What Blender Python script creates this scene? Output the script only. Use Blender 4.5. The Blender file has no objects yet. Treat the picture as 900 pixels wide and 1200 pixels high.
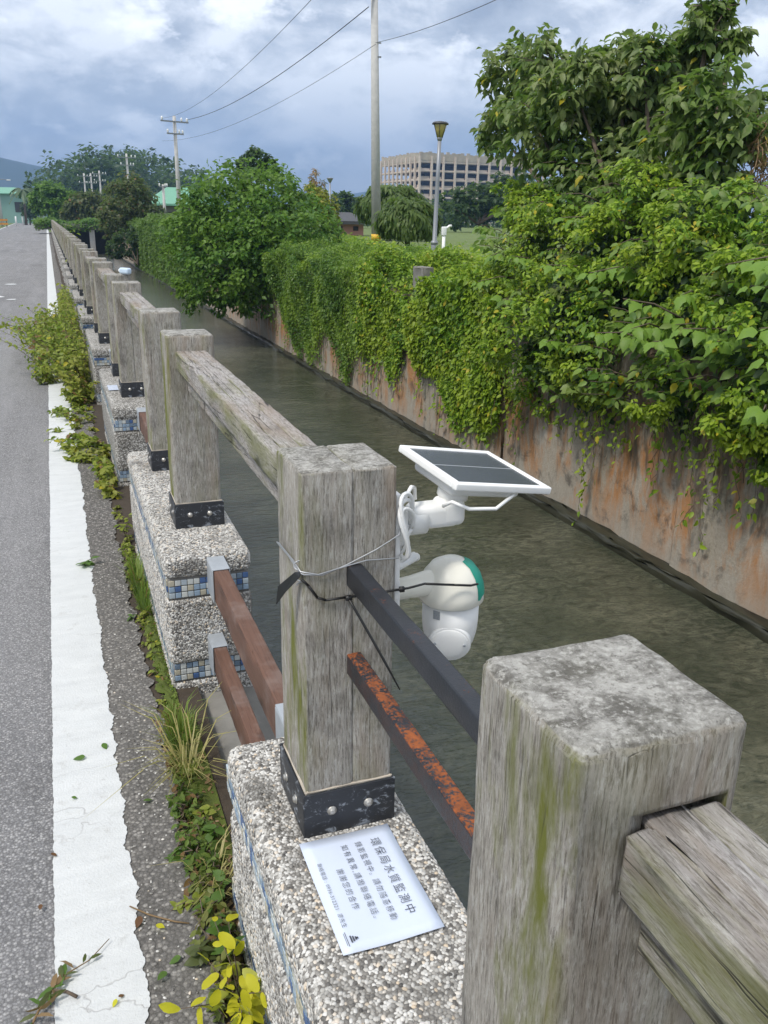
import bpy, bmesh, math
import numpy as np
from mathutils import Matrix, Vector
RS = np.random.RandomState(7)
R = math.radians
SC = bpy.context.scene
COL = SC.collection

# ------------------------------------------------------------------ camera, world, sun, exposure
F_PX, YAW, PITCH, ROLL = 992.54, .3652, .3311, .0166
CAM = np.array([-.3962, -1.4754, 1.8549])
_cy, _sy = math.cos(YAW), math.sin(YAW)
FW = np.array([_sy*math.cos(PITCH), _cy*math.cos(PITCH), -math.sin(PITCH)])
_r = np.array([_cy, -_sy, 0.]); _u = np.cross(_r, FW)
RT = _r*math.cos(ROLL)+_u*math.sin(ROLL); UP = -_r*math.sin(ROLL)+_u*math.cos(ROLL)
cam = bpy.data.cameras.new('camera'); camo = bpy.data.objects.new('camera', cam); COL.objects.link(camo)
camo.matrix_world = Matrix(((RT[0], UP[0], -FW[0], CAM[0]), (RT[1], UP[1], -FW[1], CAM[1]), (RT[2], UP[2], -FW[2], CAM[2]), (0, 0, 0, 1)))
cam.sensor_fit = 'VERTICAL'; cam.sensor_height = 36; cam.lens = F_PX/1200*36
cam.clip_start = .05; cam.clip_end = 30000
SC.camera = camo
SC.view_settings.view_transform = 'Standard'; SC.view_settings.look = 'None'
SC.view_settings.exposure = 1.08; SC.view_settings.gamma = 1

SUN_AZ, SUN_EL = R(-112), R(56)          # azimuth clockwise from +Y (along the road)
SUN_DIR = Vector((math.sin(SUN_AZ)*math.cos(SUN_EL), math.cos(SUN_AZ)*math.cos(SUN_EL), math.sin(SUN_EL)))
sun = bpy.data.lights.new('sun', 'SUN'); sun.energy = 1.5; sun.angle = R(11); sun.color = (1, .955, .88)
suno = bpy.data.objects.new('sun', sun); COL.objects.link(suno)
suno.rotation_euler = SUN_DIR.to_track_quat('Z', 'Y').to_euler()

def ray(px, py): return (px-450)/F_PX*RT+(600-py)/F_PX*UP+FW
def at(px, py, D): d = ray(px, py); return CAM+d/np.hypot(d[0], d[1])*D     # point seen at a photo pixel, D metres away
def onx(px, py, X): d = ray(px, py); return CAM+d*(X-CAM[0])/d[0]
def onz(px, py, z): d = ray(px, py); return CAM+d*(z-CAM[2])/d[2]

# ------------------------------------------------------------------ node helper
class NT:
    def __init__(s, tree): s.t = tree; s.n = tree.nodes; s.l = tree.links
    def new(s, typ, ins=None, **kw):
        n = s.n.new(typ)
        for k, v in kw.items(): setattr(n, k, v)
        for k, v in (ins or {}).items():
            if isinstance(v, bpy.types.NodeSocket): s.l.new(v, n.inputs[k])
            else: n.inputs[k].default_value = v
        return n
    def math(s, op, a, b=0., c=None, clamp=False):
        n = s.new('ShaderNodeMath', operation=op, use_clamp=clamp)
        for i, v in enumerate((a, b) if c is None else (a, b, c)):
            if isinstance(v, bpy.types.NodeSocket): s.l.new(v, n.inputs[i])
            else: n.inputs[i].default_value = v
        return n.outputs[0]
    def mix(s, f, a, b, mode='MIX'):
        n = s.new('ShaderNodeMix', data_type='RGBA', blend_type=mode)
        for i, v in ((0, f), (6, a), (7, b)):
            if isinstance(v, bpy.types.NodeSocket): s.l.new(v, n.inputs[i])
            else: n.inputs[i].default_value = (v if i == 0 else tuple(v)+((1,) if len(v) == 3 else ()))
        return n.outputs[2]
    def ramp(s, f, stops, interp='LINEAR'):
        n = s.new('ShaderNodeValToRGB'); cr = n.color_ramp; cr.interpolation = interp
        while len(cr.elements) < len(stops): cr.elements.new(.5)
        for e, (p, c) in zip(cr.elements, stops):
            e.position = p; e.color = (c, c, c, 1) if isinstance(c, (int, float)) else tuple(c)+(1,)
        s.l.new(f, n.inputs[0]); return n.outputs[0]
    def noise(s, vec, scale, detail=4, rough=.6, dist=0., out=0):
        return s.new('ShaderNodeTexNoise', {'Vector': vec, 'Scale': scale, 'Detail': detail, 'Roughness': rough, 'Distortion': dist}).outputs[out]
    def vor(s, vec, scale, feature='F1', out=0, rnd=1.):
        return s.new('ShaderNodeTexVoronoi', {'Vector': vec, 'Scale': scale, 'Randomness': rnd}, feature=feature).outputs[out]
    def scale(s, vec, v):
        n = s.new('ShaderNodeVectorMath', operation='MULTIPLY'); s.l.new(vec, n.inputs[0]); n.inputs[1].default_value = v; return n.outputs[0]
    def add(s, vec, w):
        n = s.new('ShaderNodeVectorMath', operation='ADD'); s.l.new(vec, n.inputs[0]); s.l.new(w, n.inputs[1]); return n.outputs[0]
    def bump(s, h, strength=.5, dist=.01, normal=None):
        i = {'Height': h, 'Strength': strength, 'Distance': dist}
        if normal is not None: i['Normal'] = normal
        return s.new('ShaderNodeBump', i).outputs[0]

MATS = {}
def mat(name):
    m = bpy.data.materials.new(name); m.use_nodes = True; t = NT(m.node_tree)
    t.b = m.node_tree.nodes['Principled BSDF']; t.out = m.node_tree.nodes['Material Output']; MATS[name] = m
    t.obj = t.new('ShaderNodeTexCoord').outputs['Object']
    return m, t
def setp(t, **k):
    for a, v in k.items():
        a = a.replace('_', ' ')
        if isinstance(v, bpy.types.NodeSocket): t.l.new(v, t.b.inputs[a])
        else: t.b.inputs[a].default_value = tuple(v)+(1,) if isinstance(v, tuple) and len(v) == 3 and t.b.inputs[a].type == 'RGBA' else v

def simple(name, col, rough=.5, metal=0., var=.12, scale=8, bump=0., bscale=200, **k):
    m, t = mat(name)
    n = t.noise(t.obj, scale, 5)
    c = t.mix(n, tuple(x*(1-var) for x in col), tuple(min(1, x*(1+var)) for x in col))
    setp(t, Base_Color=c, Roughness=rough, Metallic=metal, **k)
    if bump: setp(t, Normal=t.bump(t.noise(t.obj, bscale, 3), bump, .002))
    return m

# ------------------------------------------------------------------ sky: Nishita sky behind a broken cloud deck, drawn by direction
W = bpy.data.worlds.new('World'); SC.world = W; W.use_nodes = True
t = NT(W.node_tree); bg = t.n['Background']
sky = t.new('ShaderNodeTexSky', sky_type='NISHITA', sun_disc=False, sun_elevation=SUN_EL, sun_rotation=SUN_AZ)
g = t.new('ShaderNodeTexCoord').outputs['Generated']
sx = t.new('ShaderNodeSeparateXYZ', {0: g})
zc = t.math('MAXIMUM', sx.outputs[2], 0.0)
pv = t.scale(g, (1., 1., 1.9))
n1 = t.noise(pv, 4.3, 10, .58, .2)
n2 = t.noise(pv, 11., 9, .62, .3)
n3 = t.noise(t.add(pv, t.new('ShaderNodeCombineXYZ', {0: 5.37, 1: 2.1, 2: 9.}).outputs[0]), 7.0, 10, .60, .15)
body = t.math('ADD', t.math('MULTIPLY', n1, .65), t.math('MULTIPLY', n2, .35))
dark = (2.05, 2.28, 2.7); midc = (3.3, 3.55, 3.95); lite = (6.2, 6.35, 6.55)
cl = t.ramp(body, [(.385, tuple(x/10 for x in dark)), (.475, tuple(x/10 for x in midc)), (.565, tuple(x/10 for x in lite))])
cl = t.mix(1., cl, (10., 10., 10.), 'MULTIPLY')
bright = t.ramp(n3, [(.515, 0.), (.60, 1.)])
cl = t.mix(t.math('MULTIPLY', bright, .8), cl, (8.2, 8.3, 8.4))
low = t.ramp(zc, [(.02, 1.), (.09, .5), (.17, 0.)])
cl = t.mix(t.math('MULTIPLY', low, .8), cl, (1.75, 2.1, 2.75))
c = t.mix(.90, sky.outputs[0], cl)
t.l.new(c, bg.inputs[0]); bg.inputs[1].default_value = .1

# ------------------------------------------------------------------ materials
def leafmat(name, c1, c2, c3=None, rough=.42, trans=.34, yellow=0., dead=0.):
    m, t = mat(name)
    geo = t.new('ShaderNodeNewGeometry'); rnd = geo.outputs['Random Per Island']
    c = t.mix(rnd, c1, c2)
    if c3: c = t.mix(t.ramp(t.noise(t.obj, 1.3, 3), [(.42, 0.), (.62, 1.)]), c, c3)
    if yellow: c = t.mix(t.math('GREATER_THAN', t.math('FRACT', t.math('MULTIPLY', rnd, 37.7)), 1-yellow), c, (.42, .36, .03))
    if dead: c = t.mix(t.math('GREATER_THAN', t.math('FRACT', t.math('MULTIPLY', rnd, 91.3)), 1-dead), c, (.2, .12, .05))
    c = t.mix(t.math('MULTIPLY', geo.outputs['Backfacing'], .35), c, (.25, .32, .2))
    setp(t, Base_Color=c, Roughness=rough+.06, Specular_IOR_Level=.32)
    tr = t.new('ShaderNodeBsdfTranslucent', {'Color': t.mix(1., c, (1.25, 1.5, .5), 'MULTIPLY')})
    mx = t.new('ShaderNodeMixShader', {0: trans, 1: t.b.outputs[0], 2: tr.outputs[0]})
    t.l.new(mx.outputs[0], t.out.inputs[0])
    return m
L_TREE = leafmat('leaf_tree', (.045, .10, .018), (.14, .21, .04), (.20, .24, .09), yellow=.012)
L_TREE2 = leafmat('leaf_tree_dark', (.032, .095, .014), (.10, .205, .024), (.14, .235, .03))
L_VINE = leafmat('leaf_vine', (.06, .155, .012), (.28, .40, .03), (.26, .34, .025), yellow=.025)
L_IVY = leafmat('leaf_ivy', (.045, .11, .018), (.13, .22, .03), (.19, .28, .03), rough=.38)
L_PALM = leafmat('leaf_mulberry', (.10, .20, .03), (.20, .32, .05), (.17, .28, .035), yellow=.02)
L_PALM2 = leafmat('leaf_mulberry_side', (.06, .14, .02), (.20, .30, .045), (.20, .26, .07), yellow=.015)
L_WEED = leafmat('leaf_weed', (.12, .18, .022), (.28, .32, .045), (.26, .27, .05), yellow=.03, dead=.06)
L_YEL = leafmat('leaf_yellow', (.42, .40, .02), (.60, .55, .035), rough=.5)
L_BUSH = leafmat('leaf_bush', (.05, .10, .02), (.13, .18, .045), (.09, .14, .03))
L_OLIVE = leafmat('leaf_olive', (.06, .08, .025), (.12, .14, .05), (.09, .11, .04), dead=.05)
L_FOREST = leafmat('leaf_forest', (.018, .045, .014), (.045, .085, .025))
L_DRY = leafmat('leaf_dry', (.16, .10, .05), (.3, .2, .1), trans=.2)
GRASS = leafmat('grass_blade', (.09, .16, .02), (.22, .28, .05), dead=.08)
DRYGRASS = leafmat('grass_straw', (.2, .2, .06), (.42, .36, .15), trans=.25)
BARK = simple('bark', (.12, .09, .065), .9, var=.4, scale=14, bump=.6, bscale=40)

def woodmat(name, axis, base1, base2, green=.5, dark=.5, brown=(.25, .185, .13)):
    """weathered grey timber; axis = grain direction in object space"""
    m, t = mat(name)
    oi = t.new('ShaderNodeObjectInfo').outputs['Random']
    off = t.new('ShaderNodeCombineXYZ', {0: t.math('MULTIPLY', oi, 13.), 1: t.math('MULTIPLY', oi, 7.), 2: t.math('MULTIPLY', oi, 5.)}).outputs[0]
    v = t.add(t.obj, off)
    st = [1., 1., 1.]; st[axis] = .085
    gv = t.scale(v, st)
    fine = t.noise(gv, 300, 8, .8, .15)
    band = t.noise(gv, 38, 5, .65, .8)
    blot = t.noise(v, 7, 5, .65)
    spots = t.noise(v, 90, 4, .7)
    c = t.mix(band, base1, base2)
    c = t.mix(t.ramp(fine, [(.40, .85), (.52, 0.)]), c, (.115, .10, .083))
    c = t.mix(t.math('MULTIPLY', t.ramp(t.noise(t.scale(v, [1 if i_ != axis else .22 for i_ in range(3)]), 150, 5, .75), [(.52, 0.), (.62, 1.)]), .5), c, (.56, .545, .51))
    c = t.mix(t.math('MULTIPLY', t.ramp(blot, [(.5, 0.), (.68, 1.)]), dark), c, (.07, .065, .055))
    sp = t.new('ShaderNodeSeparateXYZ', {0: t.new('ShaderNodeNewGeometry').outputs['Normal']})
    nx = t.math('MULTIPLY', t.math('ADD', t.math('MULTIPLY', sp.outputs[0], -1.), .12), 1.2, clamp=True)
    bst = [1., 1., 1.]; bst[axis] = .18
    c = t.mix(t.ramp(t.noise(t.scale(v, bst), 8.5, 5, .62, .5), [(.52, 0.), (.68, .6)]), c, brown)
    gst = [1., 1., 1.]; gst[axis] = .22
    gm = t.ramp(t.noise(t.scale(v, gst), 11, 6, .66, .3), [(.46, 0.), (.62, 1.)])
    gm = t.math('MULTIPLY', t.math('MULTIPLY', gm, t.math('ADD', t.math('MULTIPLY', nx, .85), .05)), green)
    c = t.mix(t.math('MULTIPLY', gm, .8, clamp=True), c, (.15, .16, .035))
    crack = t.vor(t.scale(v, [x*1. for x in ([26, 26, 26][:axis]+[.9]+[26, 26, 26][axis+1:])]), 1., 'DISTANCE_TO_EDGE')
    ck = t.ramp(t.math('ADD', crack, t.math('MULTIPLY', t.math('SUBTRACT', t.noise(gv, 60, 3), .5), .12)), [(.0, 1.), (.018, 0.)])
    ck = t.math('MULTIPLY', ck, t.ramp(t.noise(v, 4.3, 4, .6), [(.50, 0.), (.62, 1.)] if axis == 2 else [(.36, 0.), (.48, 1.)]))
    if axis == 2: ck = t.math('MULTIPLY', ck, t.math('LESS_THAN', t.math('ABSOLUTE', sp.outputs[2]), .45))
    c = t.mix(t.math('MULTIPLY', ck, .5 if axis == 2 else .85), c, (.05, .045, .038))
    topm = t.ramp(sp.outputs[2], [(.55, 0.), (.8, 1.)])
    if axis == 2:
        li = t.noise(v, 24, 9, .74, .4); l2 = t.noise(v, 130, 4, .7)
        tc = t.mix(t.ramp(li, [(.40, 0.), (.60, 1.)]), (.105, .10, .088), (.40, .39, .36))
        tc = t.mix(t.ramp(l2, [(.52, 0.), (.64, .7)]), tc, (.55, .54, .50)); tc = t.mix(t.ramp(l2, [(.34, .8), (.44, 0.)]), tc, (.08, .075, .065))
        c = t.mix(t.math('MULTIPLY', topm, .85), c, tc)
    h = t.math('SUBTRACT', t.math('ADD', t.math('MULTIPLY', fine, .5), t.math('MULTIPLY', band, .6)), t.math('MULTIPLY', ck, .8))
    setp(t, Base_Color=c, Roughness=.88, Specular_IOR_Level=.25, Normal=t.bump(h, .75, .006))
    return m
W_POST = woodmat('weathered_post_wood', 2, (.30, .275, .235), (.45, .425, .385), 1.5)
W_RAIL = woodmat('weathered_rail_wood', 1, (.26, .235, .215), (.46, .435, .42), .9, .4)
def brownwood():
    m, t = mat('brown_rail_wood')
    gv = t.scale(t.obj, (1, .03, 1))
    b = t.noise(gv, 60, 6, .65, .4); f = t.noise(gv, 240, 4, .7)
    c = t.mix(b, (.075, .035, .02), (.18, .092, .062)); c = t.mix(t.ramp(f, [(.35, .6), (.5, 0.)]), c, (.07, .032, .02))
    c = t.mix(t.ramp(t.noise(t.obj, 9, 4), [(.5, 0.), (.7, .4)]), c, (.24, .19, .17))
    setp(t, Base_Color=c, Roughness=.7, Normal=t.bump(f, .4, .003)); return m
W_BROWN = brownwood()
def steel():
    m, t = mat('black_painted_steel')
    n = t.noise(t.obj, 30, 6, .7)
    c = t.mix(t.noise(t.obj, 12, 4), (.012, .014, .018), (.03, .033, .04))
    c = t.mix(t.ramp(t.noise(t.scale(t.obj, (1, 1, 1.6)), 26, 8, .75, .6), [(.55, 0.), (.63, .8)]), c, (.33, .36, .40))
    setp(t, Base_Color=c, Roughness=t.math('ADD', t.math('MULTIPLY', n, .3), .32), Normal=t.bump(n, .15, .002)); return m
STEEL = steel()
def rusty(name, amt):
    m, t = mat(name)
    n = t.math('ADD', t.math('MULTIPLY', t.noise(t.obj, 26, 8, .75, .3), .5), t.math('MULTIPLY', t.noise(t.obj, 170, 6, .75), .5))
    msk = t.ramp(n, [(amt, 0.), (amt+.04, 1.)])
    sp = t.new('ShaderNodeSeparateXYZ', {0: t.new('ShaderNodeNewGeometry').outputs['Normal']})
    up = t.ramp(sp.outputs[2], [(.35, .12), (.7, 1.)])
    msk = t.math('MULTIPLY', msk, up)
    rc = t.mix(t.noise(t.obj, 60, 4), (.085, .03, .014), (.42, .115, .028))
    c = t.mix(msk, t.mix(t.noise(t.obj, 18, 4), (.010, .011, .014), (.03, .034, .044)), rc)
    setp(t, Base_Color=c, Roughness=t.mix(msk, (.38,)*3, (.9,)*3), Normal=t.bump(t.math('ADD', n, msk), .5, .003)); return m
RUST_LO = rusty('black_bar_paint', .585); RUST_HI = rusty('rusted_bar_paint', .475)
GALV = simple('galvanised_steel', (.42, .45, .48), .5, .35, .2, 22, .2, 90)
BOLT = simple('bolt_steel', (.5, .48, .44), .45, .8, .3, 40)
SEAL = simple('sealant', (.5, .44, .36), .8, 0, .2, 30, .3)
def pebblemat():
    m, t = mat('pebbles')
    r = t.new('ShaderNodeNewGeometry').outputs['Random Per Island']
    c = t.ramp(r, [(0., (.07, .065, .06)), (.12, (.17, .16, .145)), (.3, (.30, .285, .26)), (.58, (.47, .455, .42)), (.88, (.66, .645, .61)), (1., (.58, .47, .34))])
    c = t.mix(t.math('MULTIPLY', t.ramp(t.noise(t.obj, 6, 6, .7), [(.52, 0.), (.68, 1.)]), .72), c, (.07, .065, .056))
    setp(t, Base_Color=c, Roughness=.6); return m
PEB = pebblemat()
def aggmat(name, sc, cols, mort, stain=.5):
    m, t = mat(name)
    v = t.new('ShaderNodeTexVoronoi', {'Vector': t.obj, 'Scale': sc})
    r = t.new('ShaderNodeSeparateColor', {0: v.outputs['Color']}).outputs[0]
    c = t.ramp(r, cols)
    c = t.mix(t.ramp(v.outputs['Distance'], [(.42, 0.), (.62, 1.)]), c, mort)
    c = t.mix(t.math('MULTIPLY', t.ramp(t.noise(t.obj, 5, 6, .68), [(.5, 0.), (.66, 1.)]), stain), c, tuple(x*.5 for x in mort))
    setp(t, Base_Color=c, Roughness=.75, Normal=t.bump(t.math('SUBTRACT', 1., v.outputs['Distance']), .8, .6/sc)); return m
AGG = aggmat('exposed_aggregate', 105, [(0, (.12, .11, .10)), (.3, (.34, .32, .29)), (.7, (.56, .54, .5)), (1., (.7, .68, .63))], (.16, .15, .13))
MORTAR = simple('mortar', (.17, .16, .145), .9, 0, .3, 30, .5, 120)
def tilemat(n, c): return simple(n, c, .22, 0, .15, 30)
TILES = [tilemat('tile_white', (.55, .57, .55)), tilemat('tile_pale_blue', (.27, .36, .46)), tilemat('tile_blue', (.07, .13, .28)),
         tilemat('tile_grey_blue', (.16, .22, .29)), tilemat('tile_cream', (.45, .42, .33)), tilemat('tile_light', (.40, .46, .5))]
def asphalt(name, base, speck, sc, k):
    m, t = mat(name)
    v = t.new('ShaderNodeTexVoronoi', {'Vector': t.obj, 'Scale': sc})
    r = t.new('ShaderNodeSeparateColor', {0: v.outputs['Color']}).outputs[0]
    c = t.mix(t.noise(t.obj, 1.1, 6, .6), tuple(x*.78 for x in base), tuple(x*1.2 for x in base))
    c = t.mix(t.math('MULTIPLY', t.ramp(r, [(.55, 0.), (.95, 1.)]), k), c, speck)
    c = t.mix(t.ramp(v.outputs['Distance'], [(.35, 0.), (.6, .6)]), c, tuple(x*.35 for x in base))
    fine = t.noise(t.obj, 260, 3, .7)
    c = t.mix(t.ramp(t.noise(t.scale(t.obj, (1.6, .12, 1)), 1.3, 6, .65, .3), [(.48, 0.), (.62, .28)]), c, tuple(x*1.45 for x in base))
    c = t.mix(t.ramp(t.noise(t.obj, 2.7, 7, .7, .5), [(.58, 0.), (.68, .35)]), c, tuple(x*.4 for x in base))
    c = t.mix(t.ramp(fine, [(.60, 0.), (.68, .6)]), c, speck)
    c = t.mix(t.ramp(t.noise(t.scale(t.obj, (1, .35, 1)), .55, 5, .6, .6), [(.56, 0.), (.66, .30)]), c, tuple(x*.45 for x in base))
    setp(t, Base_Color=c, Roughness=.95, Specular_IOR_Level=.15, Normal=t.bump(t.math('SUBTRACT', fine, v.outputs['Distance']), .7, .004)); return m
ASPH = asphalt('asphalt', (.235, .232, .235), (.50, .49, .48), 125, .7)
ASPH2 = asphalt('coarse_asphalt', (.15, .142, .132), (.38, .36, .33), 85, .9)
def paint():
    m, t = mat('road_paint')
    n = t.noise(t.obj, 16, 8, .7); f = t.noise(t.obj, 130, 4)
    c = t.mix(t.noise(t.scale(t.obj, (1, 3, 1)), 5, 7, .7), (.46, .475, .475), (.69, .70, .69))
    c = t.mix(t.ramp(n, [(.58, 0.), (.72, .6)]), c, (.40, .40, .38))
    c = t.mix(t.ramp(t.noise(t.obj, 70, 5, .7), [(.62, 0.), (.72, .5)]), c, (.30, .29, .28))
    ck = t.vor(t.add(t.scale(t.obj, (1.1, 4.5, 1)), t.scale(t.noise(t.obj, 9, 3, .6, 0, 1), (.45, .45, 0))), 1., 'DISTANCE_TO_EDGE')
    k = t.math('MULTIPLY', t.ramp(ck, [(0., .55), (.010, 0.)]), t.ramp(t.noise(t.obj, 2.2, 3), [(.48, 0.), (.6, 1.)]))
    c = t.mix(k, c, (.28, .27, .26))
    setp(t, Base_Color=c, Roughness=.7, Normal=t.bump(t.math('SUBTRACT', t.math('ADD', f, n), k), .5, .004)); return m
PAINT = paint()
SOIL = simple('soil', (.055, .042, .03), 1., 0, .5, 25, 1., 70)
MOSS = simple('moss', (.075, .10, .014), .95, 0, .55, 22, 1., 180)
EARTH = simple('turf_ground', (.11, .15, .035), 1., 0, .4, .8, .6, 30)
CONC = simple('concrete', (.45, .44, .42), .85, 0, .25, 6, .4, 60)
CONC_D = simple('old_concrete', (.20, .19, .17), .9, 0, .45, 9, .8, 50)
def wallmat():
    m, t = mat('stained_canal_wall')
    v = t.obj
    s1 = t.noise(t.scale(v, (1, 1, .38)), 1.7, 8, .72, .5); s2 = t.noise(t.scale(v, (1, 1, .22)), 4.2, 7, .72, .5)
    bl = t.noise(v, 3.2, 8, .7, .4); fine = t.noise(v, 34, 6, .75)
    c = t.mix(fine, (.20, .17, .13), (.46, .41, .335))
    c = t.mix(t.ramp(s1, [(.47, 0.), (.58, .9)]), c, (.40, .185, .065))
    c = t.mix(t.ramp(s2, [(.53, 0.), (.66, .6)]), c, (.13, .11, .085))
    c = t.mix(t.ramp(t.noise(t.scale(v, (1, 1, .3)), 2.6, 7, .7, .4), [(.54, 0.), (.66, .6)]), c, (.46, .43, .375))
    c = t.mix(t.ramp(bl, [(.54, 0.), (.66, .75)]), c, (.065, .055, .045))
    z = t.new('ShaderNodeSeparateXYZ', {0: v}).outputs[2]
    wet = t.ramp(t.math('ADD', z, t.math('MULTIPLY', t.math('SUBTRACT', bl, .5), .9)), [(.1, 1.), (.6, 0.)])
    c = t.mix(t.math('MULTIPLY', wet, .7), c, t.mix(fine, (.25, .225, .185), (.45, .42, .36)))
    top_dark = t.ramp(t.math('ADD', t.math('MULTIPLY', z, .30), t.math('MULTIPLY', t.math('SUBTRACT', s2, .5), 1.6)), [(.30, 0.), (.60, .85)])  # darker brown towards the top, broken into streaks
    c = t.mix(top_dark, c, (.085, .07, .05))
    setp(t, Base_Color=c, Roughness=.88, Normal=t.bump(t.math('ADD', bl, t.math('MULTIPLY', fine, .5)), .7, .02)); return m
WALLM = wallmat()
ALGAE = simple('wet_ledge', (.03, .03, .018), .45, 0, .5, 8, .6, 40)
def water():
    m, t = mat('river_water')
    st = t.scale(t.obj, (1.25, 1.7, 1))
    a = t.math('ADD', t.math('MULTIPLY', t.noise(st, 3.6, 9, .72, 1.6), .75), t.math('MULTIPLY', t.noise(t.obj, .8, 4, .6), .25)); b = t.noise(st, .45, 4, .5)
    c = t.mix(t.ramp(a, [(.38, 0.), (.64, 1.)]), (.028, .034, .022), (.14, .138, .095))
    c = t.mix(t.ramp(b, [(.42, 0.), (.6, .6)]), c, (.036, .042, .026))
    w1 = t.noise(t.scale(t.obj, (1.5, 4.2, 1)), 2.0, 5, .6, .6); w2 = t.noise(t.scale(t.obj, (2.5, 6, 1)), 5.5, 4, .55, .5)
    h = t.math('ADD', w1, t.math('MULTIPLY', w2, .35))
    xx = t.new('ShaderNodeSeparateXYZ', {0: t.obj}).outputs[0]
    near_side = t.new('ShaderNodeMapRange', {0: t.math('ADD', xx, t.math('MULTIPLY', a, 1.5)), 1: 1.6, 2: 3.8, 3: 1., 4: 0.}).outputs[0]  # bluish grey water colour towards the near bank
    c = t.mix(t.math('MULTIPLY', near_side, .8), c, (.045, .06, .062))
    setp(t, Base_Color=c, Roughness=.045, IOR=1.38, Specular_IOR_Level=.65, Normal=t.bump(h, .6, .055)); return m
WATER = water()
WHITE = simple('white_plastic', (.83, .83, .81), .38, 0, .05, 12)
CREAM = simple('yellowed_plastic', (.80, .78, .69), .4, 0, .06, 14)
TEAL = simple('teal_paint', (.01, .30, .21), .5, 0, .15, 30)
CELL = simple('solar_cell', (.03, .037, .045), .2, 0, .25, 60, .15, 300)
BLACK = simple('black_plastic', (.012, .012, .012), .45, 0, .2, 20)
WIRE = simple('steel_wire', (.45, .46, .47), .4, .7, .2, 50)
PAPER = simple('laminated_paper', (.60, .66, .78), .22, 0, .03, 9)
INK = simple('ink', (.06, .065, .08), .6, 0, .1)
LENS = simple('dark_lens', (.01, .01, .012), .1)
FRAMEC = simple('bare_concrete_frame', (.58, .48, .40), .9, 0, .3, .25)
FRAMEB = simple('rubble_parapet', (.40, .34, .27), .95, 0, .45, .5)
INTER = simple('unlit_interior', (.05, .05, .05), .95)  # near black stands in for the lack of light indoors
LAMPG = simple('amber_lamp_glass', (.45, .37, .13), .25, 0, .1)
GREY_M = simple('grey_lamp_metal', (.26, .27, .29), .45, .3, .1)
DARK_M = simple('dark_lamp_cap', (.05, .05, .052), .5, 0, .1)
ROOFG = simple('green_roof', (.16, .36, .25), .6, 0, .12, 3)
TEALW = simple('teal_wall', (.22, .36, .31), .8, 0, .1, .5)
PINK = simple('pink_wall', (.48, .25, .2), .85, 0, .15, 2)
YELB = simple('yellow_band', (.7, .42, .03), .6)
REDL = leafmat('leaf_red', (.35, .07, .02), (.45, .16, .04))
def mountmat():
    m, t = mat('mountain_forest')
    setp(t, Base_Color=t.mix(t.noise(t.obj, .004, 8, .6), (.02, .04, .03), (.045, .07, .05)), Roughness=1.); return m
MOUNT = mountmat()

# ------------------------------------------------------------------ object helpers
def mesh_np(name, V, Fs, m, smooth=False):
    """V (n,3); Fs list of (k, faces array (m,k)) of uniform arity"""
    me = bpy.data.meshes.new(name)
    V = np.asarray(V, np.float32); me.vertices.add(len(V)); me.vertices.foreach_set('co', V.ravel())
    loops = np.concatenate([np.asarray(f, np.int32).ravel() for f in Fs]); tot = np.concatenate([np.full(len(f), np.asarray(f).shape[1], np.int32) for f in Fs])
    st = np.concatenate(([0], np.cumsum(tot)[:-1])).astype(np.int32)
    me.loops.add(len(loops)); me.loops.foreach_set('vertex_index', loops)
    me.polygons.add(len(tot)); me.polygons.foreach_set('loop_start', st); me.polygons.foreach_set('loop_total', tot)
    me.polygons.foreach_set('use_smooth', np.full(len(tot), bool(smooth)))
    me.update(calc_edges=True); me.validate()
    if m: me.materials.append(m)
    return me
def link(name, me, parent=None, loc=(0, 0, 0), rot=(0, 0, 0)):
    o = bpy.data.objects.new(name, me); COL.objects.link(o); o.location = loc; o.rotation_euler = rot
    if parent is not None: o.parent = parent
    return o
def tag(o, label=None, cat=None, group=None, kind=None):
    if label: o['label'] = label
    if cat: o['category'] = cat
    if group: o['group'] = group
    if kind: o['kind'] = kind
    return o
def empty(name, label, cat, loc=(0, 0, 0), group=None, rz=0):
    return tag(link(name, None, None, loc, (0, 0, rz)), label, cat, group)
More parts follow.
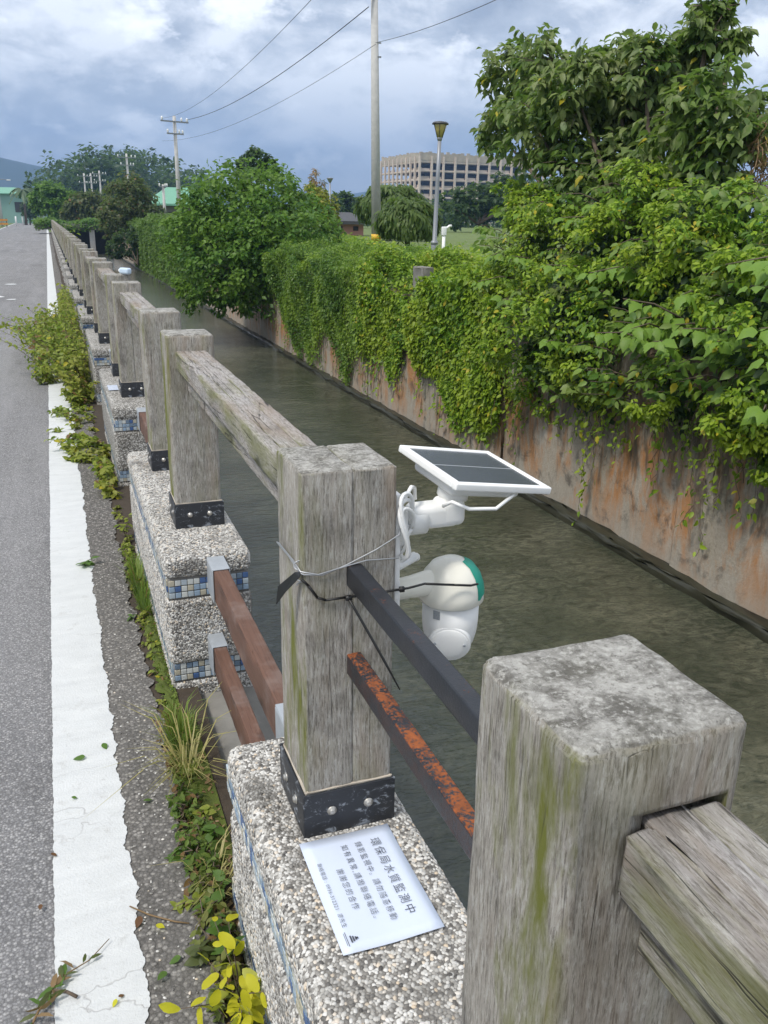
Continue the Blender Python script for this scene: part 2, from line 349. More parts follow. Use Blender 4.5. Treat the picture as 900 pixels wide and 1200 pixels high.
class MB:
    def __init__(s): s.v = []; s.f = []
    def raw(s, vs, fs):
        b = len(s.v); s.v += [tuple(map(float, p)) for p in vs]; s.f += [tuple(i+b for i in f) for f in fs]; return s
    def box(s, c, d, rz=0.):
        x, y, z = (k/2 for k in d); cs, sn = math.cos(rz), math.sin(rz)
        P = [(c[0]+a*x*cs-b*y*sn, c[1]+a*x*sn+b*y*cs, c[2]+e*z) for e in (-1, 1) for a, b in ((-1, -1), (1, -1), (1, 1), (-1, 1))]
        return s.raw(P, [(3, 2, 1, 0), (4, 5, 6, 7), (0, 1, 5, 4), (1, 2, 6, 5), (2, 3, 7, 6), (3, 0, 4, 7)])
    def tube(s, pts, rad, n=8, cap=True):
        pts = [np.array(p, float) for p in pts]; rad = [rad]*len(pts) if np.isscalar(rad) else list(rad)
        rings = []; ref = None
        for i, p in enumerate(pts):
            d = pts[min(i+1, len(pts)-1)]-pts[max(i-1, 0)]; d = d/(np.linalg.norm(d)+1e-9)
            if ref is None: ref = np.array([0, 0, 1.]) if abs(d[2]) < .9 else np.array([1., 0, 0])
            a = ref-d*(ref@d); a /= np.linalg.norm(a)+1e-9; b = np.cross(d, a); ref = a
            rings.append([p+rad[i]*(math.cos(q)*a+math.sin(q)*b) for q in np.linspace(0, 2*math.pi, n, endpoint=False)])
        vs = [q for r_ in rings for q in r_]; fs = []
        for i in range(len(pts)-1):
            for j in range(n): k = (j+1) % n; fs.append((i*n+j, i*n+k, (i+1)*n+k, (i+1)*n+j))
        if cap: fs += [tuple(range(n-1, -1, -1)), tuple(range((len(pts)-1)*n, len(pts)*n))]
        return s.raw(vs, fs)
    def lathe(s, prof, c=(0, 0, 0), n=24, M=None):
        vs = []
        for r_, z in prof:
            for q in np.linspace(0, 2*math.pi, n, endpoint=False):
                p = np.array([r_*math.cos(q), r_*math.sin(q), z]); p = M@p if M is not None else p; vs.append(p+np.array(c))
        fs = [(i*n+j, i*n+(j+1) % n, (i+1)*n+(j+1) % n, (i+1)*n+j) for i in range(len(prof)-1) for j in range(n)]
        fs += [tuple(range(n-1, -1, -1)), tuple(range((len(prof)-1)*n, len(prof)*n))]
        return s.raw(vs, fs)
    def rbox(s, c, d, r, n=(3, 3, 3), noise=0., M=None):
        """box with rounded edges of radius r, each face a grid"""
        h = np.array(d, float)/2; r = min(r, h.min()*.98); co = []
        for i in range(3):
            inner = np.linspace(-h[i]+r, h[i]-r, n[i]+1)
            e = r*np.array([1., .62, .28])
            co.append(np.concatenate((-h[i]+r-e, inner, h[i]-r+e[::-1])))
        idx = {}; V = []; Fc = []
        def vert(p):
            q = np.clip(p, -h+r, h-r); dv = p-q; l = np.linalg.norm(dv)
            w = q+dv/l*r if l > 1e-9 else p
            k = tuple(np.round(p, 6))
            if k not in idx: idx[k] = len(V); V.append(w)
            return idx[k]
        for ax in range(3):
            u, v = (ax+1) % 3, (ax+2) % 3
            for sg in (-1, 1):
                G = [[None]*len(co[v]) for _ in co[u]]
                for i, a in enumerate(co[u]):
                    for j, b in enumerate(co[v]):
                        p = np.zeros(3); p[ax] = sg*h[ax]; p[u] = a; p[v] = b; G[i][j] = vert(p)
                for i in range(len(co[u])-1):
                    for j in range(len(co[v])-1):
                        f = (G[i][j], G[i+1][j], G[i+1][j+1], G[i][j+1]); Fc.append(f if sg > 0 else f[::-1])
        V = np.array(V)
        if noise: V = V+RS.normal(0, noise, V.shape)
        if M is not None: V = V@np.array(M).T
        return s.raw(V+np.array(c), Fc)
    def mesh(s, name, m, smooth=False):
        me = bpy.data.meshes.new(name); me.from_pydata(s.v, [], s.f); me.update()
        if m: me.materials.append(m)
        if smooth: me.polygons.foreach_set('use_smooth', [True]*len(me.polygons))
        return me
    def build(s, name, m, parent=None, smooth=False, loc=(0, 0, 0), rot=(0, 0, 0), kind=None):
        return tag(link(name, s.mesh(name, m, smooth), parent, loc, rot), kind=kind)

# leaf templates: rows of (along, across, lift)
T_SIMPLE = (np.array([(0, 0, 0), (.45, -.30, .05), (1, 0, -.10), (.45, .30, .05)]), [(0, 1, 2), (0, 2, 3)])
T_OVAL = (np.array([(0, 0, 0), (.22, -.24, .05), (.60, -.25, .03), (1, 0, -.16), (.60, .25, .03), (.22, .24, .05), (.5, 0, -.02)]),
          [(0, 1, 6), (1, 2, 6), (2, 3, 6), (3, 4, 6), (4, 5, 6), (5, 0, 6)])
T_LOBED = (np.array([(0, 0, 0), (.06, -.26, .03), (.40, -.42, -.10), (.55, -.29, -.06), (1, 0, -.34), (.55, .29, -.06), (.40, .42, -.10), (.06, .26, .03), (.4, 0, .05)]),
           [(0, 1, 8), (1, 2, 8), (2, 3, 8), (3, 4, 8), (4, 5, 8), (5, 6, 8), (6, 7, 8), (7, 0, 8)])
def fine_tmpl(ws=(0, .17, .29, .30, .21, .09, 0), ss=(0, .1, .28, .5, .72, .89, 1)):
    v, f = [], []; n = len(ss)
    for s_, w_ in zip(ss, ws):
        z = -.22*s_*s_+.03; v += [(s_, 0, z-.035*(w_ > 0)), (s_, -w_, z+.03*math.sin(s_*9)*(w_ > 0)), (s_, w_, z-.02*math.sin(s_*8)*(w_ > 0))]
    for i in range(n-1):
        a = 3*i; b = a+3; f += [(a, a+1, b+1), (a, b+1, b), (a, b, b+2), (a, b+2, a+2)]
    return np.array(v), f
T_YEL = fine_tmpl((0, .15, .24, .27, .25, .15, 0)); T_FINE = fine_tmpl(); T_ROUND = fine_tmpl((0, .24, .36, .38, .31, .17, 0))
T_BROAD = (T_OVAL[0]*np.array([1, .9, 1.5]), T_OVAL[1])
T_NARROW = (T_OVAL[0]*np.array([1, .72, 1.3]), T_OVAL[1])
T_LONG = (np.array([(0, 0, 0), (.3, -.13, .03), (.7, -.11, -.03), (1, 0, -.2), (.7, .11, -.03), (.3, .13, .03)]), [(0, 1, 5), (1, 2, 4), (1, 4, 5), (2, 3, 4)])
def nrm(a): return a/(np.linalg.norm(a, axis=1, keepdims=True)+1e-9)
def leaf_frames(P, out, size, droop=.6, upb=.7, jit=.7, var=.35):
    n = len(P)
    N = nrm(out*.55+np.array([0, 0, upb])+RS.normal(0, jit, (n, 3))*.7)
    T = out*.5+np.array([0, 0, -droop])+RS.normal(0, .55, (n, 3)); T = nrm(T-N*(T*N).sum(1, keepdims=True)); B = np.cross(N, T)
    S = size*(1+RS.uniform(-var, var, n))
    return P, T, B, N, S
def leaf_mesh(name, frames, tmpl, m):
    P, T, B, N, S = frames; tv, tf = tmpl; n = len(P); k = len(tv)
    V = (P[:, None]+S[:, None, None]*(tv[None, :, 0:1]*T[:, None]+tv[None, :, 1:2]*B[:, None]+tv[None, :, 2:3]*N[:, None])).reshape(-1, 3)
    Fa = (np.array(tf)[None]+(np.arange(n)*k)[:, None, None]).reshape(-1, 3)
    return mesh_np(name, V, [Fa], m, True)
def cloud(blobs, n, clump=.35, per=14, shell=.55, squash=1.):
    """points in leaf sprays spread through a set of ellipsoids (cx,cy,cz,rx,ry,rz); returns points and outward directions"""
    b = np.array(blobs, float); vol = (b[:, 3]*b[:, 4]*b[:, 5])**(2/3.); pr = vol/vol.sum()
    m = max(1, n//per); bi = RS.choice(len(b), m, p=pr)
    d = nrm(RS.normal(0, 1, (m, 3))); rr = shell+(1.04-shell)*RS.uniform(0, 1, (m, 1))**.6
    cl_ = b[bi, :3]+d*b[bi, 3:6]*rr
    P = np.repeat(cl_, per, 0); D = np.repeat(d, per, 0); rad = np.repeat(b[bi, 3:6].mean(1)*clump*RS.uniform(.45, 1.25, m), per)
    d2 = nrm(RS.normal(0, 1, P.shape)+D*.75+np.array([0, 0, .55]))
    P = P+d2*np.array([1, 1, .8])*(rad*RS.uniform(.55, 1.08, len(P)))[:, None]
    return P, nrm(d2+D*.5)
def leaf_parts(parent, frames, tmpl, m, name='leaf', shade=None):
    """single leaves as parts sharing one mesh"""
    P, T, B, N, S = frames; tv, tf = tmpl; ms = m if isinstance(m, list) else [m]
    mes = [mesh_np(name, tv, [np.array(tf)], q, True) for q in ms]
    for i in range(len(P)):
        o = bpy.data.objects.new(name, mes[i % len(mes)]); COL.objects.link(o); o.parent = parent
        M = Matrix.Identity(4)
        for r_ in range(3):
            M[r_][0] = T[i][r_]*S[i]; M[r_][1] = B[i][r_]*S[i]; M[r_][2] = N[i][r_]*S[i]; M[r_][3] = P[i][r_]
        o.matrix_local = M
def split_near(frames, k):
    d = np.linalg.norm(frames[0]-CAM, axis=1)-(frames[3]@(-FW))*.3
    o = np.argsort(d/frames[4]); a, b = o[:k], o[k:]
    return tuple(x[a] for x in frames), tuple(x[b] for x in frames)
def branchy(name, base, tips, r0, parent, m=BARK, r1=.012, bend=.25):
    mb = MB(); base = np.array(base, float)
    for tp in tips:
        tp = np.array(tp, float); mid = (base*.45+tp*.55)+np.array([0, 0, bend*np.linalg.norm(tp-base)*.25])
        pts = [base*(1-s)**2+2*mid*s*(1-s)+tp*s*s for s in np.linspace(0, 1, 6)]
        mb.tube(pts, list(np.linspace(r0, r1, 6)), 6)
    return mb.build(name, m, parent, True)
def place(px, py, D=None, X=None): return at(px, py, D) if X is None else onx(px, py, X)
def blob(px, py, rpx, D=None, X=None, dep=.8, rz=1.):
    c_ = place(px, py, D, X); r_ = rpx*np.hypot(*(c_-CAM)[:2])/F_PX
    return (c_[0], c_[1], c_[2], r_*dep if X is not None else r_, r_, r_*rz)
def spray_frames(tips, dirs, L_, per, size, base, mb):
    A = [[], [], [], [], []]
    for tip, d in zip(tips, dirs):
        d = d/np.linalg.norm(d); l = L_*RS.uniform(.6, 1.2); st = tip-d*l; side = np.cross(d, [0, 0, 1.]); side /= np.linalg.norm(side)+1e-6
        mid = (st+tip)/2+np.array([0, 0, .10*l]); mb.tube([st-base, mid-base, tip-base], [.009, .006, .003], 4)
        for i in range(per):
            q = .25+.75*(i+1)/per; p = st*(1-q)**2+2*mid*q*(1-q)+tip*q*q; sg = 1 if i % 2 else -1
            T = d*(.5 if i < per-1 else 1)+side*sg*(.9 if i < per-1 else .1)+np.array([0, 0, -.6+RS.normal(0, .3)]); T /= np.linalg.norm(T)
            N = np.array([-.2, -.2, 1.])+RS.normal(0, .4, 3); N -= T*(N@T); N /= np.linalg.norm(N)
            A[0].append(p+T*.03-base); A[1].append(T); A[2].append(np.cross(N, T)); A[3].append(N); A[4].append(size*RS.uniform(.55, 1.25))
    return tuple(np.array(a) for a in A)
def twig_leaves(blobs, k, L_, root, base):
    b = np.array(blobs, float); A, O = [], []; mb = MB()
    for i in range(k):
        q = b[RS.randint(len(b))]; d = nrm(RS.normal(0, 1, (1, 3)))[0]; d[2] = abs(d[2])*.9+.05; d /= np.linalg.norm(d)
        st = q[:3]+d*q[3:6]*.55; l = L_*RS.uniform(.5, 1.2)+q[3:6].mean()*.45; side = nrm(np.cross(d, RS.normal(0, 1, 3))[None])[0]
        pts = [st+d*l*s+side*.15*l*s*s-np.array([0, 0, .18*l*s*s]) for s in np.linspace(0, 1, 5)]; mb.tube([p-base for p in pts], [.008, .006, .005, .003, .002], 4)
        for s in np.linspace(.35, 1.02, 11): A.append(st+d*l*s+side*.15*l*s*s-np.array([0, 0, .18*l*s*s])+RS.normal(0, .025, 3)); O.append(d*.6+side*RS.choice([-1, 1])*.8)
    mb.build('twig', BARK, root, kind='stuff')
    return np.array(A), nrm(np.array(O))
def tree(name, label, cat, blobs, n, size, m, tmpl=T_SIMPLE, base=None, r0=.1, group=None, droop=.5, clump=.4, per=20, shell=.55, parts=0, upb=.7, jit=.7, twigs=0, tlen=.35, sprays=0):
    b = np.array(blobs, float)
    if base is None: base = (b[:, 0].mean(), b[:, 1].mean(), b[:, 2].min()-b[:, 5].max())
    base = np.array(base, float)
    root = empty(name, label, cat, base, group)
    P, D = cloud(blobs, n, clump, per, shell)
    if twigs: tp_, to_ = twig_leaves(blobs, twigs, tlen, root, base); P = np.concatenate((P, tp_)); D = np.concatenate((D, to_))
    fr = leaf_frames(P-base, D, size, droop, upb, jit)
    if sprays:
        bb = np.array(blobs); k_ = RS.randint(len(bb), size=sprays); dd = nrm(RS.normal(0, 1, (sprays, 3))+np.array([-.35, -.3, .35])); mb_ = MB()
        f2 = spray_frames(bb[k_, :3]+dd*bb[k_, 3:6]*1.15, dd*np.array([1, 1, .5]), .5, 12, size, base, mb_); mb_.build('spray_stem', BARK, root, True, kind='stuff')
        fr = tuple(np.concatenate((a_, c_)) for a_, c_ in zip(fr, f2))
    if parts:
        near, fr = split_near((fr[0]+base,)+fr[1:], parts); near = (near[0]-base,)+near[1:]; fr = (fr[0]-base,)+fr[1:]
        leaf_parts(root, near, tmpl, m)
    fo = link('foliage' if parts else 'crown', leaf_mesh('crown', fr, tmpl, m), root)
    if parts: fo['kind'] = 'stuff'
    branchy('trunk', (0, 0, 0), [np.array(q[:3])-base for q in blobs], r0, root, r1=r0*.15)
    return root

# ================================================================== SETTING
ZT = .58                                   # plinth top above the road
WX, WZ = 6.0, -2.0                         # far canal wall, water level
def sheet(name, polys, m, kind='structure', sub=0):
    mb = MB()
    for p in polys: mb.raw(p, [tuple(range(len(p)))])
    return mb.build(name, m, kind=kind)
sheet('ground', [[(-9000, -60, -.03), (-.05, -60, -.03), (-.05, 112, -.03), (-9000, 112, -.03)], [(-9000, 112, -.03), (9000, 112, -.03), (9000, 16000, -.03), (-9000, 16000, -.03)]], EARTH)
sheet('river_bank', [[(6.35, -60, .42), (9, -60, .88), (9, 125, .88), (6.35, 125, .42)], [(9, -60, .88), (500, -60, .88), (500, 400, .88), (9, 125, .88)], [(6.35, 125, .42), (9, 125, .88), (500, 400, .88), (0.3, 420, .88)]], EARTH)
sheet('water', [[(.02, -40, WZ), (WX+.1, -40, WZ), (WX+.1, 102, WZ), (.02, 102, WZ)]], WATER)
def edge_strip(name, xa, xb, y0, y1, z, m, na=0., nb=0., step=.012, far=14.):
    """a ground strip whose two long edges wander; fine steps near, coarse far"""
    ys = np.concatenate((np.arange(y0, min(far, y1), step), np.linspace(min(far, y1), y1, 40) if y1 > far else [y1]))
    def wob(a):
        k = len(ys); w_ = RS.normal(0, 1, k); w_ = np.convolve(w_, [.3, .6, .3], 'same')*.6+np.interp(ys, np.arange(y0-1, y1+2, .15), RS.normal(0, 1, len(np.arange(y0-1, y1+2, .15))))*.7
        if a > .004: w_ = w_+np.interp(ys, np.arange(y0-1, y1+2, .045), RS.normal(0, 1, len(np.arange(y0-1, y1+2, .045))))*.9
        return a*w_
    fa = xa(ys) if callable(xa) else np.full(len(ys), xa); fb = xb(ys) if callable(xb) else np.full(len(ys), xb)
    A = fa+wob(na); B = fb+wob(nb); k = len(ys)
    V = np.concatenate((np.stack((A, ys, np.full(k, z)), 1), np.stack((B, ys, np.full(k, z)), 1)))
    i = np.arange(k-1); F_ = np.stack((i, i+k, i+k+1, i+1), 1)
    return tag(link(name, mesh_np(name, V, [F_], m)), kind='structure')
rl = lambda ys: np.interp(ys, [-60, 120, 210, 430, 700], [-6.4, -6.4, -7.3, -9.5, -60])
rr_ = lambda ys: np.interp(ys, [-60, 430, 700], [-.33, -.33, -50])
edge_strip('road', rl, rr_, -40, 560, 0., ASPH, step=.5)
edge_strip('road_shoulder', -.40, -.185, -8, 110, .004, ASPH2, 0, .012)
edge_strip('edge_line', lambda y: np.full(len(y), -.572), lambda y: np.full(len(y), -.358), -8, 400, .008, PAINT, .0022, .0055, .006)
edge_strip('verge_line', lambda y: rl(y)+.05, lambda y: rl(y)+.22, 30, 420, .008, PAINT, .0, .0, .5)
edge_strip('soil_strip', -.215, .0, -8, 110, -.004, SOIL, .0, .0, .05)
mb = MB()
for (x_, y_, w_, l_) in ((-1.72, 21., .34, .75), (-1.35, 20.3, .22, .3), (-1.55, 25.2, .3, .35)):
    k = 14; mb.raw([(x_+w_/2*math.cos(q)*(1+RS.uniform(-.3, .3)), y_+l_/2*math.sin(q)*(1+RS.uniform(-.3, .3)), .009) for q in np.linspace(0, 6.28, k, endpoint=False)], [tuple(range(k))])
mb.build('paint_patch', PAINT, kind='structure')
# grass verge on the far side of the road, kerb under the fence
edge_strip('grass_verge', lambda y: rl(y)-6, lambda y: rl(y)-.02, 60, 300, .02, EARTH, 0, .05, .5)
mb = MB(); mb.rbox((.13, 50, -1.55), (.36, 130, 3.0), .03, (3, 200, 6), .006); mb.build('canal_kerb', CONC_D, kind='structure', smooth=True)

# distant mountains: height fields with their own depth
def ridge(name, x0, x1, y0, y1, prof, seed):
    nx, ny = 110, 26; xs = np.linspace(x0, x1, nx); ts = np.linspace(0, 1, ny); rs = np.random.RandomState(seed)
    ph = rs.uniform(0, 6.28, (12, 2)); fr = rs.uniform(.0012, .012, (12, 2))
    V = []
    for t_ in ts:
        for x in xs:
            y = y0+(y1-y0)*t_; e = math.sin(math.pi*min(1., t_*1.0))**.8 if t_ < .5 else 1-(t_-.5)*.6
            nz = sum(math.sin(fr[i, 0]*x+fr[i, 1]*y+ph[i, 0]) for i in range(12))/12
            V.append((x, y, max(-3., prof(x)*.80*e*(1+.28*nz)-2)))
    i, j = np.meshgrid(np.arange(ny-1), np.arange(nx-1), indexing='ij'); a = (i*nx+j).ravel()
    return tag(link(name, mesh_np(name, V, [np.stack((a, a+1, a+1+nx, a+nx), 1)], MOUNT, True)), kind='structure')
ridge('mountain', -1900, 1050, 1500, 2600, lambda x: np.interp(x, [-1900, -750, -350, -125, 75, 250, 500, 750, 1050], [215, 212, 185, 160, 118, 96, 82, 60, 15]), 3)
ridge('hill', 350, 2100, 1800, 2600, lambda x: np.interp(x, [350, 575, 725, 875, 1050, 1350, 1700, 2100], [5, 34, 84, 112, 95, 60, 40, 10]), 5)

# ================================================================== CANAL WALL (far bank)
wall = empty('retaining_wall', 'long stained concrete canal wall on the far side of the water, orange rust streaks', 'wall', (WX, 0, WZ))
ys = [-14, -6, 1.6, 5.9, 10.1, 16.4, 23, 30, 38, 47, 58, 72, 88, 104]
for i in range(len(ys)-1):
    L_ = ys[i+1]-ys[i]
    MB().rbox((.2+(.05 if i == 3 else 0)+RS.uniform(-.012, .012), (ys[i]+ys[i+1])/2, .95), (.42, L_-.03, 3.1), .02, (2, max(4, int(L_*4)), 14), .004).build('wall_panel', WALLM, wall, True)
mb = MB()
mb.rbox((-.09, 45, .0), (.22, 118, .22), .05, (1, 420, 1), .014)
mb.build('footing_ledge', ALGAE, wall, True)
o = empty('parapet_stub', 'short grey concrete parapet block poking out of the ivy on the far wall', 'concrete block', (6.2, 13.9, .5))
MB().rbox((0, 0, .26), (.22, .5, .56), .02, (3, 4, 4), .004).build('block', CONC_D, o, True)

# ================================================================== FENCE
fence = empty('timber_fence', 'weathered grey timber guard fence on pebbled plinths along the canal edge', 'fence', (0, 0, 0))
PER, PW = 2.9885, .194
# ---- shared meshes
def post_mesh(single):
    mb = MB(); h = 1.406-ZT
    if single: mb.rbox((PW/2, PW/2, h/2), (PW, PW, h), .0135, (7, 7, 12), .0009)
    else:
        mb.rbox((.053, PW/2, h/2), (.106, PW, h), .008, (3, 5, 10), .0008); mb.rbox((.149, PW/2, h/2-.001), (.092, PW-.002, h), .008, (3, 5, 10), .0008)
    return mb.mesh('post', W_POST, True)
def bracket_meshes():
    s_, e, h = PW+.016, .008, .11; mb = MB(); th = .006
    for c_, d in (((PW/2, -.005, h/2), (s_, th, h)), ((PW/2, PW+.005, h/2), (s_, th, h)), ((-.005, PW/2, h/2-.0015), (th, s_-.013, h-.003)), ((PW+.005, PW/2, h/2-.0015), (th, s_-.013, h-.003))):
        mb.rbox(c_, d, .002, (1, 1, 1))
    b = MB(); b.lathe([(.011, 0), (.011, .002), (.0075, .0025), (.0065, .007), (.003, .008)], (0, 0, 0), 10)
    q = MB()
    for c_, d in (((PW/2, .001, h), (PW+.004, .006, .008)), ((.001, PW/2, h), (.006, PW-.002, .008)), ((PW/2, PW-.001, h), (PW, .006, .008))): q.rbox(c_, d, .003, (6, 3, 1), .0006)
    return mb.mesh('bracket', STEEL, True), b.mesh('bolt', BOLT, True), q.mesh('sealant', SEAL, True)
PM_S, PM_D = post_mesh(True), post_mesh(False); BRK, BLT, SLT = bracket_meshes()
def cut_mortise(me, c_, d):
    """recess cut into a post where a rail tenon enters"""
    o = bpy.data.objects.new('tmp', me); COL.objects.link(o)
    k = bpy.data.objects.new('tmp_cut', MB().box(c_, d).mesh('cut', None)); COL.objects.link(k)
    md = o.modifiers.new('b', 'BOOLEAN'); md.object = k; md.operation = 'DIFFERENCE'; md.solver = 'EXACT'
    dg = bpy.context.evaluated_depsgraph_get(); dg.update()
    out = bpy.data.meshes.new_from_object(o.evaluated_get(dg))
    bpy.data.objects.remove(o); bpy.data.objects.remove(k)
    out.materials.clear(); out.materials.append(W_POST); return out
PM_1 = cut_mortise(PM_S, (.128, .0, 1.285-ZT), (.100, .07, .072))
def post(y, me, detail=True, tilt=0.):
    p = link('post', me, fence, (0, y, ZT), (RS.uniform(-tilt, tilt), RS.uniform(-tilt, tilt), 0))
    link('bracket', BRK, p)
    if detail:
        link('sealant', SLT, p)
        for sx_ in (.055, .139): link('bolt', BLT, p, (sx_, -.008, .06), (math.pi/2, 0, 0)); link('bolt', BLT, p, (-.008, sx_, .06), (0, -math.pi/2, 0))
    return p
NEARP = {}
for k in range(0, 34):
    y1, y2 = -.9323+PER*k, PER*k
    dt = k < 6
    NEARP[2*k] = post(y1, PM_1 if k == 0 else (PM_S if k % 2 else PM_D), dt, 0 if k == 0 else .006)
    if k == 0: NEARP[0].location = (.002, y1-.001, ZT-.004); NEARP[0].scale = (1.03, 1.02, 1.)
    NEARP[2*k+1] = post(y2, PM_D if k % 2 == 0 else PM_S, dt, 0 if k == 0 else .006)
post(-PER, PM_D, False)
NEARP[0]['label'] = 'thick mossy post in the foreground with a worn flat top'
NEARP[1]['label'] = 'cracked post carrying the white camera, wrapped with wire'
# ---- top rails in the gaps: cap board over a narrower board
def cap_mesh(L_, near=False):
    mb = MB()
    strips = ((-.0615, -.0285, 0), (-.0305, .022, 0), (.020, .0615, 0))
    ends = (.0, .024, .014) if near else (.004, .006, .004)
    for (a, b_, _), e in zip(strips, ends):
        dz = RS.uniform(-.0022, .0022)
        mb.rbox(((a+b_)/2, e/2, -.036+dz), (b_-a, L_+e, .074), .006, (2, 46, 2), .0009)
    return mb.mesh('cap_board', W_RAIL, True)
def low_mesh(L_): return MB().rbox((.005, 0, -.118), (.052, L_-.004, .094), .006, (2, 40, 3), .0009).mesh('lower_board', W_RAIL, True)
LR = PER-.9323-PW
capn = None
for k in range(-1, 33):
    ya = PER*k+PW; yb = ya+LR
    if k == -1: m1, m2, zz, xc = cap_mesh(LR-.03, True), low_mesh(LR), 1.305, .121
    else:
        if capn is None: capn = (cap_mesh(LR), low_mesh(LR))
        m1, m2 = capn; zz, xc = 1.345+RS.uniform(-.004, .004), .099
    r_ = link('top_rail', None, fence, (xc, (ya+yb)/2+(.009 if k == -1 else 0), zz)); link('cap_board', m1, r_); link('lower_board', m2, r_)
# ---- brown lower rails in the gaps with galvanised shoes
def wood_rail(L_, w_, h_, name): return MB().rbox((0, 0, 0), (w_, L_, h_), .004, (2, 30, 3), .0006).mesh(name, W_BROWN, True)
GAP0, GAP1 = .43, 1.715
LG = GAP1-GAP0
def shoe_mesh(w_, h_, l_):
    mb = MB(); mb.rbox((0, 0, h_/2+.004), (w_+.012, l_, .005), .002, (1, 1, 1)); 
    for sg in (-1, 1): mb.rbox((sg*(w_/2+.0045), 0, -.004), (.005, l_-.002, h_+.008), .002, (1, 1, 1))
    return mb.mesh('shoe', GALV, True)
UR, LRW = wood_rail(LG-.03, .056, .128, 'rail_board'), wood_rail(LG-.03, .05, .118, 'rail_board')
SH1, SH2 = shoe_mesh(.056, .128, .15), shoe_mesh(.05, .118, .12)
for k in range(0, 14):
    for nm, me, sh, xz in (('lower_rail', UR, SH1, (.100, .497)), ('lower_rail', LRW, SH2, (.083, .163))):
        r_ = link(nm, None, fence, (xz[0], PER*k+(GAP0+GAP1)/2, xz[1])); link('rail_board', me, r_)
        for sg in (-1, 1): link('shoe', sh, r_, (0, sg*(LG/2-.06), 0))
# ---- black steel bars between the two posts of the near plinth
def bar(z, m, dx=0.):
    L_ = .9323-PW+.02
    return MB().rbox((0, 0, 0), (.031, L_, .045), .004, (1, 20, 1), .0003).build('steel_bar', m, fence, True, (.107+dx, -L_/2+.005, z))
bar(1.186, RUST_LO)['label'] = 'upper black steel bar, dark paint with little rust'
bar(.988, RUST_HI)['label'] = 'lower black steel bar with orange rust along its top'

# ================================================================== PLINTHS
PX0, PWD, BULGE = -.1024, .348, .0
def surf_points(c, d, faces, sp, r):
    """jittered hex points on chosen faces of a rounded box -> positions, normals"""
    h = np.array(d)/2; P, N = [], []
    for ax, sg in faces:
        u, v = (ax+1) % 3, (ax+2) % 3
        gu = np.arange(-h[u]+sp*.3, h[u], sp); gv = np.arange(-h[v]+sp*.3, h[v], sp*.866)
        U, V = np.meshgrid(gu, gv); U = U+(np.arange(len(gv)) % 2)[:, None]*sp*.5
        U = U+RS.uniform(-.3, .3, U.shape)*sp; V = V+RS.uniform(-.3, .3, V.shape)*sp
        p = np.zeros((U.size, 3)); p[:, ax] = sg*h[ax]; p[:, u] = np.clip(U.ravel(), -h[u], h[u]); p[:, v] = np.clip(V.ravel(), -h[v], h[v])
        q = np.clip(p, -h+r, h-r); n = nrm(p-q); P.append(q+n*r+np.array(c)); N.append(n)
    return np.concatenate(P), np.concatenate(N)
def pebble_mesh(P, N, s):
    n = len(P); A = nrm(np.cross(N, RS.normal(0, 1, (n, 3)))); B = np.cross(N, A)
    sz = s*RS.uniform(.6, 1.15, n); el = RS.uniform(.75, 1.25, n); ht = RS.uniform(.3, .62, n)
    rows = [(1., -.10), (.82, .55)]
    K = 6; pts = []
    tl = RS.normal(0, .16, (n, 3))
    for rad, hh in rows:
        for k in range(K):
            a = 2*math.pi*k/K+(.5 if hh > 0 else 0)
            j = RS.uniform(.85, 1.15, n)
            pts.append(P+A*(math.cos(a)*rad*sz*el*j)[:, None]+B*(math.sin(a)*rad*sz/el*j)[:, None]+N*(hh*sz*ht)[:, None])
    pts.append(P+N*(sz*ht)[:, None])
    V = np.stack(pts, 1).reshape(-1, 3); T = []
    for k in range(K):
        k2 = (k+1) % K; T += [(k, k2, K+k), (k2, K+k2, K+k), (K+k, K+k2, 2*K)]
    Fa = (np.array(T)[None]+(np.arange(n)*(2*K+1))[:, None, None]).reshape(-1, 3)
    return mesh_np('pebble_facing', V, [Fa], PEB, True)
SEG = ((-.08, .028), (.102, .402), (.486, ZT))       # three stacked courses with two tile bands between
BANDS = ((.028, .102), (.402, .486))
tile_me = {}
def tile_mesh(i):
    if i not in tile_me: tile_me[i] = MB().rbox((0, 0, 0), (.0225, .008, .0225), .002, (1, 1, 1)).mesh('tile', TILES[i], True)
    return tile_me[i]
def tile_id(): return int(RS.choice(6, p=[.22, .2, .16, .17, .11, .14]))
def rboxdims(y0, y1, seg): return ((PX0+PWD/2, (y0+y1)/2, (seg[0]+seg[1])/2), (PWD, y1-y0, seg[1]-seg[0]))
body_far = None
